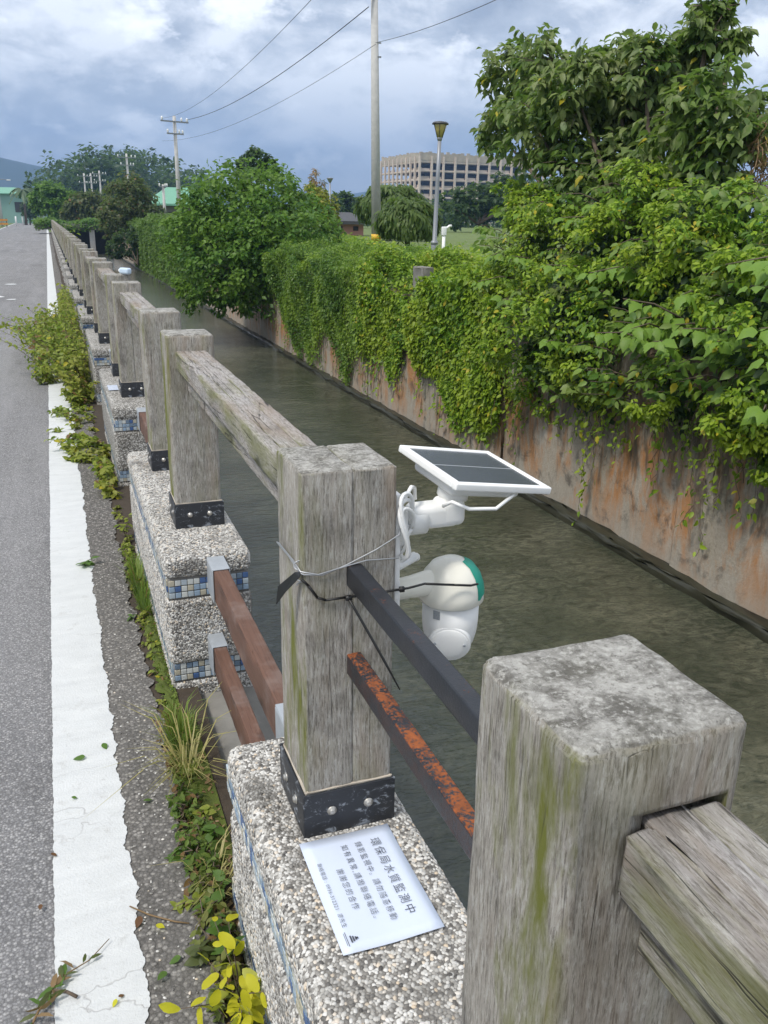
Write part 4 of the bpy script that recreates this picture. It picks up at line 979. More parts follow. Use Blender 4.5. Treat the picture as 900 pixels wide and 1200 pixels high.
hedge = D_([(x_, 243+RS.uniform(-3, 3), 11, 120+RS.uniform(-6, 6)) for x_ in range(388, 436, 8)])
tree('hedge_row', 'dark trimmed row of trees on the horizon behind the utility pole', 'hedge', hedge, 3000, .6, L_FOREST, base=at(412, 260, 120), r0=.2)
tree('olive_tree', 'small grey olive tree by the canal, in front of the far utility pole', 'tree', D_([(150, 235, 22, 75), (140, 250, 18, 74), (168, 242, 18, 76), (158, 225, 13, 75), (176, 255, 14, 75), (130, 262, 14, 74)]), 5200, .30, L_OLIVE, T_SIMPLE, base=(7.2, 73, .6), r0=.12)
tree('round_tree', 'dark round green tree at the end of the fence beside the road', 'tree', D_([(58, 232, 15, 128), (72, 236, 13, 127), (48, 238, 9, 128), (66, 244, 12, 127)]), 3600, .5, L_TREE2, base=(1.2, 128, 0), r0=.25)
tree('scrub_thicket', 'pale brownish green thicket behind the ivied bridge', 'thicket', D_([(95, 242, 12, 112), (110, 240, 12, 112), (122, 246, 12, 112), (84, 248, 9, 112)]), 4200, .42, L_OLIVE, base=(4, 112, 0), r0=.12)
tree('canal_shrub', 'low dark shrub at the waterline before the bridge', 'shrub', D_([(150, 285, 14, 70), (135, 292, 9, 72), (160, 278, 10, 68)]), 2600, .24, L_FOREST, base=(5.6, 66, -1.5), r0=.06)
b = np.array([at(px, py, RS.uniform(255, 330)) for px in np.linspace(62, 222, 46) for py in (np.interp(px, [60, 75, 100, 140, 180, 222], [232, 215, 207, 201, 206, 222])+RS.uniform(-3, 3), 238+RS.uniform(-8, 8))])
P, Dn = cloud([tuple(q)+(7, 7, 5.5) for q in b], 15000, .5, 12, .4)
tag(link('wooded_hill', leaf_mesh('wooded_hill', leaf_frames(P, Dn, 1.5, .3), T_SIMPLE, L_FOREST)), 'dark wooded rise on the horizon behind the utility poles', 'wood', kind='stuff')
b = [tuple(at(px, 256+RS.uniform(-3, 2), D))+(r_*1.5, r_*1.5, r_) for px, D, r_ in [(p, RS.uniform(150, 240), 2.6) for p in np.linspace(395, 760, 46)]]
P, Dn = cloud(b, 9000, .5, 12, .3)
tag(link('tree_belt', leaf_mesh('tree_belt', leaf_frames(P, Dn, .9, .3), T_SIMPLE, L_FOREST)), 'low belt of dark trees far across the park', 'wood', kind='stuff')
# low growth on the bank top
n = 26000
P = np.stack((RS.uniform(6.2, 15, n), RS.uniform(9, 60, n), np.zeros(n)), 1); P[:, 2] = np.interp(P[:, 0], [6.3, 9], [.45, .9])+.12+.22*(np.sin(P[:, 0]*2.1+P[:, 1]*.6)*np.sin(P[:, 1]*1.1)).clip(-.4, 1)+RS.normal(0, .07, n)
P = P[(P[:, 0] < 9.8+(P[:, 1]-10)*.1)]
tag(link('ground_cover', leaf_mesh('ground_cover', leaf_frames(P, np.tile((0, 0, 1.), (len(P), 1)), .14, .1, .9, .6), T_SIMPLE, L_VINE)), 'low yellow green creeping growth covering the top of the far bank', 'ground cover', kind='stuff')
tree('flowering_shrub', 'little reddish shrub among the green behind the ivy wall', 'shrub', D_([(366, 263, 7, 40), (378, 266, 6, 40)]), 500, .12, REDL, base=at(370, 278, 40), r0=.03)
# ================================================================== BRIDGE
o = empty('footbridge', 'ivy covered low bridge over the canal at the end of the water', 'bridge', (3.1, 98.6, 0))
mb = MB(); mb.rbox((0, 1.5, .75), (9.5, 3.4, .6), .05, (4, 2, 1)); mb.build('deck', CONC_D, o, True)
MB().rbox((.85, .1, -.95), (.55, .5, 2.9), .04, (1, 1, 3)).build('pier', CONC, o, True)
MB().rbox((-1.9, .1, -.95), (.5, .5, 2.9), .04, (1, 1, 3)).build('pier', CONC_D, o, True)
MB().rbox((0, 3.6, -.75), (6.2, .5, 2.6), .04, (3, 1, 2)).build('dark_backdrop', ALGAE, o, True)  # added dark wall; its colour stands in for shade under the bridge
P = np.stack((RS.uniform(-4.8, 4.8, 5000), RS.uniform(-.5, 2, 5000), np.zeros(5000)), 1); P[:, 2] = 1.15+.35*np.sin(P[:, 0]*1.3)*.5+RS.normal(0, .14, 5000)-np.where(P[:, 1] < 0, RS.uniform(0, .75, 5000), 0)
link('ivy_mat', leaf_mesh('ivy_mat', leaf_frames(P, np.tile((0, -.7, .7), (5000, 1)), .28, .5), T_SIMPLE, L_TREE2), o)['kind'] = 'stuff'
# ================================================================== POLES, LAMPS, WIRES
def utility_pole(label, base, h, r0, arms, group='concrete utility poles along the canal', lean=0.):
    o = empty('utility_pole', label, 'utility pole', tuple(base), group); o.rotation_euler = (0, lean, 0)
    mb = MB(); mb.lathe([(r0, -.3), (r0*.62, h)], n=16); mb.build('pole', CONC, o, True)
    for (z, l_, rz) in arms:
        a = MB(); a.box((0, 0, 0), (l_, .09, .09)); a.build('cross_arm', GREY_M, o, False, (0, -.1, z), (0, 0, rz))
        for sx_ in (-.45, .45, .25):
            MB().lathe([(.03, 0), (.07, .05), (.05, .1), (.075, .15), (.05, .2), (.02, .24)], (0, 0, 0), 10).build('insulator', WHITE, o, True, (sx_*l_*math.cos(rz), -.1+sx_*l_*math.sin(rz), z+.04))
    return o
p1 = onz(441, 291, .85); p1t = p1+np.array([0, 0, 8.9])
o = utility_pole('thick grey concrete utility pole behind the ivy wall, yellow band at its foot', p1, 8.9, .19, [(8.55, 1.3, .2)], lean=-.022)
MB().lathe([(.193, .28), (.191, .52)], n=16).build('yellow_band', YELB, o, True)
MB().box((.12, -.1, 7.0), (.16, .05, .05)).build('step_bracket', GREY_M, o); MB().box((.12, -.1, 6.55), (.16, .05, .05)).build('step_bracket', GREY_M, o)
PT = []
for lab, px, ty, D, ar in (('concrete utility pole with tilted cross arm, behind the olive tree and the dense shrub', 204, 136, 64, [(-.35, 2., .3), (-1.1, 1.2, .3)]),
                       ('concrete utility pole beyond the olive tree, in front of the wooded rise', 148, 180, 106, [(-.4, 2.2, .3), (-1.2, 1.6, .3)]),
                       ('far utility pole on the wooded rise, rightmost of three close together', 116, 200, 158, [(-.5, 2.4, .3), (-1.6, 2, .3)]),
                       ('far utility pole on the wooded rise, middle of three close together', 106, 203, 166, [(-.5, 2.4, .3), (-1.6, 2, .3)]),
                       ('far utility pole on the wooded rise, leftmost of three close together', 98, 203, 172, [(-.5, 2.4, .3), (-1.6, 2, .3)]),
                       ('thin low utility pole left of the green roof', 191, 216, 84, [(-.2, .8, .3)])):
    tpt = at(px, ty, D); bz = .8 if D < 80 else 0.; h = tpt[2]-bz
    utility_pole(lab, (tpt[0], tpt[1], bz), h, .17 if D < 120 else .2, [(h+a, b_, c_) for a, b_, c_ in ar]); PT.append(tpt)
def cable(label, a, b_, sag, r_=.018, n=24):
    a, b_ = np.array(a), np.array(b_); pts = [a*(1-s)+b_*s-np.array([0, 0, sag*4*s*(1-s)]) for s in np.linspace(0, 1, n)]
    tag(MB().tube(pts, r_, 5).build('power_line', BLACK, None, True), label, 'power line', 'power lines between the utility poles')
far_l, far_r = PT[0]+np.array([-.8, -.3, -.2]), PT[0]+np.array([.8, .0, -.2])
cable('overhead wire sloping from the thick pole top down to the far pole', far_r, at(432, 8, 29.3), .55, .014)
cable('faint overhead wire higher up across the sky left of the thick pole', far_l, at(372, -8, 24), .6, .007)
cable('overhead wire right of the thick pole leading up to the frame edge', at(440, 50, 29.4), at(640, -28, 17), .12, .007)
cable('thin lower overhead wire running left from the thick pole', at(440, 52, 29.4), at(190, 165, 66), .7, .007)
o = empty('street_lamp', 'grey park lamp post with amber tapered lantern and dark cap', 'street lamp', tuple(onz(508, 305, .85))); 
mb = MB(); mb.lathe([(.085, -.2), (.085, .5), (.06, .53), (.055, 2.0), (.048, 3.05)], n=14); mb.build('pole', GREY_M, o, True)
MB().lathe([(.1, .42), (.1, .5)], n=14).build('collar', GREY_M, o, True)
MB().lathe([(.05, 3.02), (.075, 3.08), (.06, 3.12)], n=14).build('lantern_base', GREY_M, o, True)
MB().lathe([(.07, 3.1), (.175, 3.42), (.17, 3.43)], n=20).build('lantern_glass', LAMPG, o, True)
for k in range(6):
    a = k*math.pi/3; MB().tube([(.078*math.cos(a), .078*math.sin(a), 3.1), (.182*math.cos(a), .182*math.sin(a), 3.42)], .007, 5).build('lantern_rib', DARK_M, o, True)
MB().lathe([(.215, 3.415), (.22, 3.44), (.18, 3.475), (.02, 3.50)], n=24).build('cap', DARK_M, o, True)
o.rotation_euler = (0, .02, 0)
o = empty('lamp_with_sign', 'small distant lamp post carrying a pale green sign board', 'street lamp', tuple(onz(387, 272, .88)))
b0 = np.array(o.location); hh = (at(387, 208, np.hypot(*(b0-CAM)[:2]))-b0)[2]
mb = MB(); mb.lathe([(.09, -.2), (.06, hh-.4)], n=10); mb.build('pole', GREY_M, o, True)
MB().lathe([(.08, hh-.4), (.26, hh-.1), (.3, hh-.06), (.05, hh)], n=14).build('lantern', GREY_M, o, True)
MB().box((.25, -.1, hh*.42), (.55, .05, .8)).build('sign_board', simple('pale_sign', (.55, .68, .6), .5), o)
o = empty('standpipe', 'white upright pipe with a valve head beside the park lamp', 'pipe', tuple(onz(519, 305, .85)))
MB().lathe([(.045, -.2), (.045, .66)], n=12).build('pipe', WHITE, o, True)
MB().rbox((0, 0, .76), (.13, .12, .24), .03, (1, 1, 2)).build('valve_head', WHITE, o, True)
MB().tube([(.02, 0, .80), (.16, 0, .90), (.22, 0, .90)], .035, 10).build('outlet', WHITE, o, True)
# ================================================================== UNFINISHED BUILDING
def building():
    c0 = at(490, 262, 350)[:2]; L = at(446, 262, 385)[:2]; Rr = at(645, 262, 381)[:2]
    o = empty('unfinished_building', 'bare concrete skeleton of a long multi storey building with empty bays', 'building', (c0[0], c0[1], 0))
    zt = 27.2; fh = 3.22; top = zt-3.6; nf = 7
    for tgt, nb in ((L, 9), (Rr, 12)):
        v = np.array(tgt)-c0; Ln = np.linalg.norm(v); a = math.atan2(v[1], v[0]); bay = Ln/nb
        for i in range(0 if tgt is L else 1, nb+1):
            p = v*i/nb; MB().box((p[0], p[1], top/2+1), (.75, .75, top+2), a).build('column', FRAMEC, o)
        nrmv = np.array([-v[1], v[0]])/Ln; nrmv = nrmv if nrmv@np.array([.3, 1]) > 0 else -nrmv
        for f in range(nf+1):
            z = top-f*fh; q = v/2+nrmv*.5
            if z > 0: MB().box((q[0], q[1], z), (Ln, .5, .75), a).build('floor_beam', FRAMEC, o)
        for f in range(nf):
            z = top-f*fh-fh
            for i in range(nb):                       # low rubble parapets and part walls in the bays
                if z > 0 and RS.uniform() < .8:
                    q = v*(i+.5)/nb+nrmv*.9; hh = RS.uniform(.3, 1.0); MB().box((q[0], q[1], z+.4+hh/2), (bay-.9, .25, hh), a).build('bay_infill', FRAMEC if RS.uniform() < .6 else FRAMEB, o)
        q = v/2+nrmv*10; MB().box((q[0], q[1], top/2), (Ln-14, .4, top), a).build('interior_backing', INTER, o)  # added dark sheet, painted shade behind the empty bays
        mb = MB()
        for i in range(nb*4):
            q = v*(i+.5)/(nb*4)+nrmv*.35; hh = 2.9+RS.uniform(-.5, .45); mb.box((q[0], q[1], top+.38+hh/2), (Ln/(nb*4)*1.01, .6, hh), a)
        mb.build('parapet', FRAMEB, o)
    u, w_ = np.array(L)-c0, np.array(Rr)-c0
    for f in range(nf+1):
        z = top-f*fh
        if z > 0:
            s_ = [np.array([0, 0])+ (u+w_)*.004, u*.985, u*.985+w_*.985, w_*.985]
            MB().raw([(p[0], p[1], z+e) for e in (-.15, .15) for p in s_], [(0, 1, 2, 3), (7, 6, 5, 4), (0, 4, 5, 1), (1, 5, 6, 2), (2, 6, 7, 3), (3, 7, 4, 0)]).build('floor_slab', FRAMEC, o)
building()
# ================================================================== SMALL HOUSES AND ROADSIDE THINGS
def house(name, label, c_, d, hw, hr, wm, rm, rz=0., cat='house'):
    o = empty(name, label, cat, tuple(c_), rz=rz); x, y = d[0]/2, d[1]/2
    MB().box((0, 0, hw/2), (d[0], d[1], hw)).build('wall', wm, o)
    mb = MB(); e = .7; th = .2
    V = [(-x-e, -y-e, hw-.1), (x+e, -y-e, hw-.1), (x+e, y+e, hw-.1), (-x-e, y+e, hw-.1), (-x*.45, 0, hw+hr), (x*.45, 0, hw+hr)]; V += [(a, b_, c__+th) for a, b_, c__ in V]
    mb.raw(V, [(3, 2, 1, 0), (6, 7, 11, 10), (7, 8, 11), (8, 9, 10, 11), (9, 6, 10), (0, 1, 7, 6), (1, 2, 8, 7), (2, 3, 9, 8), (3, 0, 6, 9)]); mb.build('roof', rm, o)
    for sx_ in (-.25, .25): MB().box((sx_*d[0], -y-.02, hw*.55), (d[0]*.16, .08, hw*.35)).build('window', INTER, o)
    return o
q = at(212, 240, 100); house('pavilion', 'green roofed pavilion behind the dense shrub', (q[0], q[1], .5), (6.2, 5, 0), 2.6, 1.6, simple('pav_wall', (.16, .15, .13), .9), ROOFG, cat='pavilion')
q = at(402, 265, 60); house('small_hut', 'small pinkish hut with a dark roof left of the utility pole', (q[0], q[1], .9), (2.2, 2, 0), .8, .45, PINK, DARK_M, cat='hut')
q = at(18, 235, 230); house('teal_house', 'pale teal building with a green roof at the far end of the road', (q[0]-2, q[1], 0), (11, 9, 0), 6.4, 1.3, TEALW, ROOFG)
q = at(6, 240, 260); house('grey_house', 'low pale building at the left edge beyond the grass verge', (q[0]-7, q[1], 0), (9, 8, 0), 5.6, 1.2, simple('pale_wall', (.5, .5, .48), .8), ROOFG)
o = empty('roadside_pole', 'lone utility pole with a lamp arm on the grass verge at the left edge', 'utility pole', (at(3, 265, 155)[0], at(3, 265, 155)[1], 0))
MB().lathe([(.22, -.2), (.14, 7.4)], n=12).build('pole', CONC, o, True); MB().tube([(0, 0, 6.9), (.7, -.2, 7.1), (1.5, -.3, 7.0)], .05, 6).build('lamp_arm', GREY_M, o, True); MB().rbox((1.7, -.3, 6.98), (.6, .25, .14), .05, (1, 1, 1)).build('lamp_head', WHITE, o, True)
o = empty('palm_tree', 'palm tree at the far end of the road by the teal building', 'palm tree', (at(28, 240, 185)[0], at(28, 240, 185)[1], 0))
MB().tube([(0, 0, -.1), (.1, 0, 3), (.05, 0, 6.4)], [.3, .2, .16], 8).build('trunk', BARK, o, True)
for k in range(14):
    a = k*2.399; up = RS.uniform(-.2, .9); pts = [(math.cos(a)*2.6*s, math.sin(a)*2.6*s, 6.4+up*2*s-2.2*s*s) for s in np.linspace(0, 1, 7)]
    mb = MB()
    for i in range(6):
        p, r_ = np.array(pts[i]), np.array(pts[i+1]); sd = np.array([-math.sin(a), math.cos(a), 0])*.42*math.sin(math.pi*(i+.8)/7.2)
        mb.raw([p, p+sd-np.array([0, 0, .18]), r_+sd*.9-np.array([0, 0, .22]), r_, p-sd-np.array([0, 0, .18]), r_-sd*.9-np.array([0, 0, .22])], [(0, 1, 2, 3), (0, 3, 5, 4)])
    mb.build('frond', L_FOREST, o)
tree('cypress', 'dark narrow cypress at the far end of the road', 'tree', [tuple(at(34, y_, 190))+(r_, r_, 1.6) for y_, r_ in ((220, .6), (230, .95), (240, 1.2), (248, 1.2))], 1500, .5, L_FOREST, base=(at(34, 250, 190)[0], at(34, 250, 190)[1], 0), r0=.15)
o = empty('barrier', 'orange roadside barrier on the grass at the left edge', 'barrier', (at(4, 245, 150)[0]-1.2, at(4, 245, 150)[1], .05))
for z in (.45, 1.0): MB().box((0, 0, z), (3.2, .1, .3)).build('rail', simple('barrier_paint', (.55, .24, .04), .6), o)
for x_ in (-1.4, 0, 1.4): MB().box((x_, .1, .6), (.12, .1, 1.3)).build('post', DARK_M, o)
for i, (px, D) in enumerate(((18, 168), (26, 190))):
    q = at(px, 252, D); o = empty('marker_post', ('white marker post on the verge left of the road bend, nearer one', 'white marker post at the road bend, farther one')[i], 'post', (q[0], q[1], 0), 'marker posts')
    MB().lathe([(.14, 0), (.14, 1.5), (.08, 1.6)], n=10).build('post_body', WHITE, o, True)
# ================================================================== ROADSIDE WEEDS
def weed_patch(name, label, cat, n_st, area, hgt, size, m, tm=T_OVAL, per=26, lean=(-.3, 0), group=None):
    """bushy weeds: many leafy stems"""
    y0, y1, xa, xb = area; base = np.array([(xa+xb)/2, (y0+y1)/2, 0]); root = empty(name, label, cat, base, group)
    mb = MB(); P, O = [], []
    for i in range(n_st):
        y = RS.uniform(y0, y1); x = RS.uniform(xa, xb); k = math.sin(math.pi*(y-y0+.15)/(y1-y0+.3))**.6; h = hgt*k*RS.uniform(.45, 1.1)
        a = np.array([x, y, 0]); d = np.array([lean[0]*RS.uniform(-.15, 1.2), lean[1]+RS.normal(0, .2), 0])*h
        pts = [a+d*s**1.6+np.array([RS.normal(0, .01), RS.normal(0, .01), h*s*(1-.18*s)]) for s in np.linspace(0, 1, 5)]
        mb.tube([p-base for p in pts], [.005, .004, .003, .002, .0015], 4)
        for j in range(per):
            s = RS.uniform(.15, 1.05); p = a+d*s**1.6+np.array([0, 0, h*s*(1-.18*s)]); o_ = nrm(RS.normal(0, 1, (1, 3)))[0]; o_[2] = abs(o_[2])*.4
            P.append(p+o_*RS.uniform(.01, .09)*max(h, .2)); O.append(o_)
    mb.build('stem', BARK, root, kind='stuff')
    link('foliage', leaf_mesh('foliage', leaf_frames(np.array(P)-base, np.array(O), size, .3, .8, .6), tm, m), root)['kind'] = 'stuff'
    return root
weed_patch('tall_weeds', 'tall leafy weed clump spilling from the fence foot over the white line', 'weeds', 260, (7.6, 13.5, -.34, -.12), .82, .058, L_WEED, lean=(-.55, -.1))
weed_patch('tall_weeds', 'taller pale weed bush arching far out over the asphalt', 'weeds', 120, (9.0, 12.6, -.66, -.3), .70, .058, L_WEED, lean=(-.75, -.1))
weed_patch('tall_weeds', 'upright yellowish weeds against the fence behind the arching bush', 'weeds', 90, (11.0, 17.5, -.3, -.12), .85, .06, leafmat('leaf_weed_pale', (.2, .22, .03), (.28, .3, .06)), lean=(-.1, 0))
weed_patch('creeping_weed', 'flat creeping weed crossing the white line in front of the tall weeds', 'weeds', 26, (5.4, 6.3, -.42, -.12), .13, .05, L_WEED, lean=(-1.2, -.2))
weed_patch('creeping_weed', 'sparse weeds at the plinth foot just nearer than the creeping ones', 'weeds', 22, (4.4, 5.3, -.2, -.12), .16, .05, L_WEED, lean=(-.5, -.1))
weed_patch('creeping_weed', 'low runners lying across the asphalt below the tall weeds', 'weeds', 18, (6.5, 7.6, -.5, -.15), .12, .045, L_WEED, lean=(-1.6, -.2))
weed_patch('fence_climber', 'thin yellow flowered climber on the far fence posts near the bridge', 'weeds', 12, (24, 26, .1, .3), 1.9, .13, L_WEED, lean=(.1, 0))
# moss and grass line at the foot of the second plinth
def grass(name, label, c_, rx, ry, n, h, m, cat='grass', kind=None, lean=.4, z=.0):
    t_ = RS.uniform(0, 6.28, n); r_ = np.sqrt(RS.uniform(0, 1, n)); B = np.stack((c_[0]+np.cos(t_)*r_*rx, c_[1]+np.sin(t_)*r_*ry, np.full(n, z)), 1)
    dr = np.stack((np.cos(t_+RS.normal(0, .7, n)), np.sin(t_+RS.normal(0, .7, n)), np.zeros(n)), 1)*(lean*(.3+r_))[:, None]
    H = h*RS.gamma(5, .18, n).clip(.25, 1.7); w_ = np.cross(nrm(dr+1e-6), [0, 0, 1.])*(.0016+.002*h*4)
    V = np.stack((B-w_, B+w_, B+dr*(H*.45)[:, None]+np.stack((H*0, H*0, H*.62), 1)+w_*.7, B+dr*(H*.45)[:, None]+np.stack((H*0, H*0, H*.62), 1)-w_*.7, B+dr*(H*1.15)[:, None]+np.stack((H*0, H*0, H*(.92-.35*lean)), 1)), 1).reshape(-1, 3)
    i = np.arange(n)[:, None]*5
    me = mesh_np(name, V, [i+np.array([[0, 1, 2, 3]]), i+np.array([[3, 2, 4]])], m, True)
    return tag(link(name, me), label, cat, kind=kind)
def moss_strip(label, y0, y1, xa, xb, seed):
    rs = np.random.RandomState(seed); ny, nx = int((y1-y0)/.012), 12; V = []
    for i in range(ny):
        y = y0+(y1-y0)*i/(ny-1); e = .012*math.sin(y*23+seed)+.01*math.sin(y*61)+rs.normal(0, .004)
        for j in range(nx):
            s = j/(nx-1); x = xa+e+(xb-xa-e)*s; V.append((x, y, .002+.016*math.sin(math.pi*min(1, s*1.2+.05))*(.5+.5*math.sin(y*31+x*90)**2)+rs.uniform(0, .004)))
    a = np.array([[i*nx+j, i*nx+j+1, (i+1)*nx+j+1, (i+1)*nx+j] for i in range(ny-1) for j in range(nx-1)])
    tag(link('moss', mesh_np('moss', V, [a], MOSS, True)), label, 'moss', kind='stuff')
moss_strip('strip of bright moss along the foot of the second plinth', 1.5, 3.2, -.155, -.092, 2)
moss_strip('mossy soil patch in front of the gap between the first two plinths', .62, 1.5, -.165, -.05, 5)
n = 2600; P = np.stack((RS.uniform(-.15, -.10, n), RS.uniform(.7, 3.3, n), np.full(n, .008)), 1)
tag(link('moss_tufts', leaf_mesh('moss_tufts', leaf_frames(P, np.tile((0, 0, 1.), (n, 1)), .013, -.6, .4, .6), T_SIMPLE, GRASS)), 'tiny moss and grass tufts along the plinth foot', 'grass', kind='stuff')
grass('grass_tuft', 'pale straw coloured grass tuft in the gap between the two nearest plinths', (-.125, 1.13), .05, .08, 95, .16, DRYGRASS, lean=.95)
grass('grass_tuft', 'green grass tuft beside the straw coloured one', (-.12, 1.33), .035, .09, 160, .13, GRASS, lean=.5)
grass('grass_tuft', 'upright green grass along the second plinth foot past the moss', (-.135, 2.75), .03, .32, 420, .12, GRASS, lean=.4)
grass('grass_tuft', 'small dry grass wisp at the corner of the nearest plinth', (-.125, .56), .03, .08, 70, .10, DRYGRASS, lean=.8)
n = 900; P = np.stack((RS.uniform(-.20, -.06, n), RS.uniform(-.3, 1.5, n), RS.uniform(.0, .012, n)), 1)
tag(link('leaf_litter', leaf_mesh('leaf_litter', leaf_frames(P, np.tile((0, 0, 1.), (n, 1)), .021, 0., .6, .8, .6), T_NARROW, L_DRY)), 'brown leaf litter on the soil beside the nearest plinth', 'leaf litter', kind='stuff')
weed_patch('ground_weeds', 'low mixed weeds crowding the soil beside the nearest plinth', 'weeds', 105, (.0, 1.2, -.20, -.115), .075, .027, leafmat('leaf_low_weed', (.05, .10, .02), (.15, .22, .04), (.18, .19, .05), dead=.08), lean=(-.2, 0), per=9)
weed_patch('ground_weeds', 'thin weeds along the asphalt edge beside the second plinth', 'weeds', 40, (1.6, 4.2, -.17, -.12), .06, .028, L_WEED, lean=(-.3, 0), per=9)
# small leafy weeds with countable leaves
def small_weed(label, x, y, h, nl, size, m, tm=T_FINE, spread=.06, group='small weeds by the nearest plinth', name='weed', z=0., jit=.3):
    root = empty(name, label, 'weed' if name == 'weed' else 'shrub', (x, y, z), group); mb = MB(); A = [[], [], [], [], []]
    ns = max(1, nl//6)
    for s_ in range(ns):
        a0 = RS.uniform(0, 6.28); tip = np.array([math.cos(a0)*spread*RS.uniform(.3, 1.2), math.sin(a0)*spread*RS.uniform(.3, 1.2), h*RS.uniform(.6, 1.1)]); mb.tube([(0, 0, 0), tip*np.array([.35, .35, .55]), tip], [.0022, .0018, .001], 5)
        k = nl//ns
        for i in range(k):
            s = .35+.65*(i+1)/k; p = tip*np.array([s**1.5, s**1.5, s]); a = i*2.4+a0; T = np.array([math.cos(a), math.sin(a), RS.uniform(-.25, .35)]); T /= np.linalg.norm(T)
            T[2] += RS.normal(0, jit*.8); T /= np.linalg.norm(T); N = np.array([0, 0, 1])+RS.normal(0, jit, 3); N -= T*(N@T); N /= np.linalg.norm(N)
            A[0].append(p); A[1].append(T); A[2].append(np.cross(N, T)); A[3].append(N); A[4].append(size*RS.uniform(.55, 1.25))
    mb.build('stem', BARK, root, True); leaf_parts(root, tuple(np.array(a) for a in A), tm, m); return root
small_weed('bright yellow leaved seedling bush at the bottom edge beside the nearest plinth', -.14, .12, .17, 96, .047, L_YEL, tm=T_YEL, spread=.14, name='yellow_shrub', group=None, jit=.75)
W2 = leafmat('leaf_small_weed', (.05, .12, .02), (.12, .2, .04))
for lab, x, y, h, nl, sz, m in (('green weed just above the yellow leaved bush', -.14, .30, .09, 16, .045, W2), ('broad grey green weed left of the yellow leaved bush', -.19, .29, .06, 10, .05, L_OLIVE),
        ('long leaved weed on the soil midway along the nearest plinth', -.17, .50, .07, 14, .042, W2), ('bright green weed at the asphalt edge midway along the plinth', -.185, .62, .06, 12, .04, W2),
        ('little weed pressed against the nearest plinth corner', -.125, .76, .08, 12, .042, W2), ('small weed under the straw coloured grass tuft', -.15, .86, .06, 10, .036, L_WEED),
        ('pale sprig on the coarse asphalt left of the yellow leaved bush', -.27, .50, .025, 9, .034, L_WEED), ('green sprig lying on the coarse asphalt strip', -.255, .70, .02, 8, .032, W2),
        ('sprig growing over the white line edge beside the second plinth', -.40, 3.2, .05, 12, .05, W2), ('small sprig on the coarse asphalt beside the second plinth', -.22, 2.45, .03, 7, .034, W2),
        ('weed at the plinth foot between grass and moss', -.14, 3.6, .12, 18, .045, L_WEED)):
    small_weed(lab, x, y, h, nl, sz, m)
# fallen leaves and twigs
FM = [W2, leafmat('leaf_fallen_brown', (.10, .05, .025), (.2, .1, .05)), L_YEL]
for lab, px, py, sz, mi in (('green fallen leaf on the white line beside the nearest plinth, larger of two', 100, 888, .042, 0), ('green fallen leaf at the right edge of the white line', 121, 872, .035, 0), ('olive fallen leaf on the coarse strip beside the white line', 168, 940, .032, 0),
        ('brown fallen leaf on the asphalt left of the white line', 60, 1001, .022, 1), ('small brown leaf low on the white line', 139, 1170, .018, 1), ('tiny yellowish leaf low on the white line', 137, 1172, .02, 2),
        ('orange yellow fallen leaf on the coarse strip', 183, 1085, .028, 2), ('dark curled leaf at the white line edge', 165, 1075, .035, 1), ('green leaf far up on the white line', 84, 935, .02, 0), ('brown speck of leaf on the asphalt near the bottom', 48, 1061, .02, 1),
        ('green leaf lying on the asphalt edge beside the weeds', 212, 1122, .034, 0), ('round green leaf on the coarse strip left of the yellow bush', 195, 1140, .034, 0)):
    p = onz(px, py, .012); a = RS.uniform(0, 6.28)
    tv, tf = T_FINE; v = tv.copy()*sz; me = mesh_np('fallen_leaf', v, [np.array(tf)], FM[mi], True)
    tag(link('fallen_leaf', me, None, tuple(p+np.array([0, 0, .004])), (RS.normal(0, .15), RS.normal(0, .15), a)), lab, 'fallen leaf', 'fallen leaves on the road')
o = empty('dry_twig', 'withered twig with drooping leaves across the white line at the bottom', 'twig', tuple(onz(70, 1150, .012))); b0 = np.array(o.location)
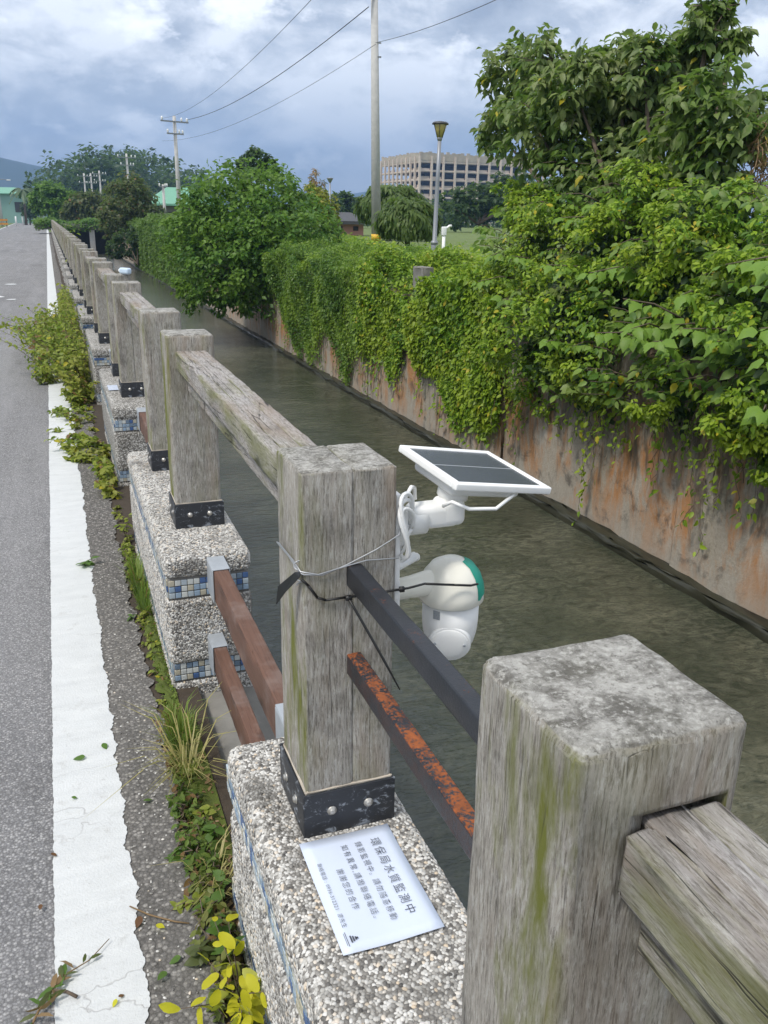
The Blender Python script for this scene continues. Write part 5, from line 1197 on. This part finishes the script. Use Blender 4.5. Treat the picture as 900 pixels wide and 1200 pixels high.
tw = [onz(*q, .02)-b0 for q in ((128, 1100), (105, 1125), (80, 1140), (62, 1160), (45, 1185), (38, 1200))]
MB().tube(tw, [.001, .0015, .002, .0025, .003, .003], 6).build('stem', L_DRY, o, True)
MB().tube([tw[3], onz(78, 1162, .02)-b0, onz(90, 1168, .016)-b0], [.004, .004, .0045], 6).build('stub', BARK, o, True)
A = [[], [], [], [], []]
for i in range(22):
    s = RS.uniform(.2, 1)*5; k = min(4, int(s)); p = tw[k]*(1-(s-k))+tw[k+1]*(s-k); d = tw[k]-tw[k+1]; d = d/np.linalg.norm(d); T = -d*RS.uniform(-.6, 1)+RS.normal(0, .5, 3); T[2] = RS.uniform(-.05, .2); T /= np.linalg.norm(T)
    N = np.array([0, 0, 1.])+RS.normal(0, .5, 3); N -= T*(N@T); N /= np.linalg.norm(N); A[0].append(p+np.array([0, 0, .003])); A[1].append(T); A[2].append(np.cross(N, T)); A[3].append(N); A[4].append(.045*RS.uniform(.6, 1.3))
leaf_parts(o, tuple(np.array(a) for a in A), T_LONG, [L_DRY, L_OLIVE, W2])
tag(MB().tube([onz(*q, .014) for q in ((152, 1062), (175, 1072), (205, 1080), (222, 1082))], [.002, .0025, .0025, .002], 6)  .build('fallen_twig', L_DRY, None, True), 'bare brown stem lying on the coarse strip by the weeds', 'twig')
# pebbles loose on the shoulder
n = 420; P = np.stack((RS.uniform(-.36, -.19, n), np.abs(RS.normal(0, 2.2, n))+.1, np.full(n, .006)), 1)
tag(link('loose_grit', pebble_mesh(P, np.tile((0, 0, 1.), (n, 1)), .0042)), 'loose grit on the coarse asphalt strip', 'grit', kind='stuff')
# ================================================================== AIR
hz = bpy.data.materials.new('haze_air'); hz.use_nodes = True; tt = NT(hz.node_tree); tt.n.remove(tt.n['Principled BSDF'])
pvn = tt.new('ShaderNodeVolumePrincipled', {'Color': (.36, .59, 1., 1), 'Density': 4.2e-4, 'Anisotropy': .2}); tt.l.new(pvn.outputs[0], tt.n['Material Output'].inputs['Volume'])
MB().box((0, 1300, 117), (5400, 3200, 246)).build('haze', hz, kind='stuff')
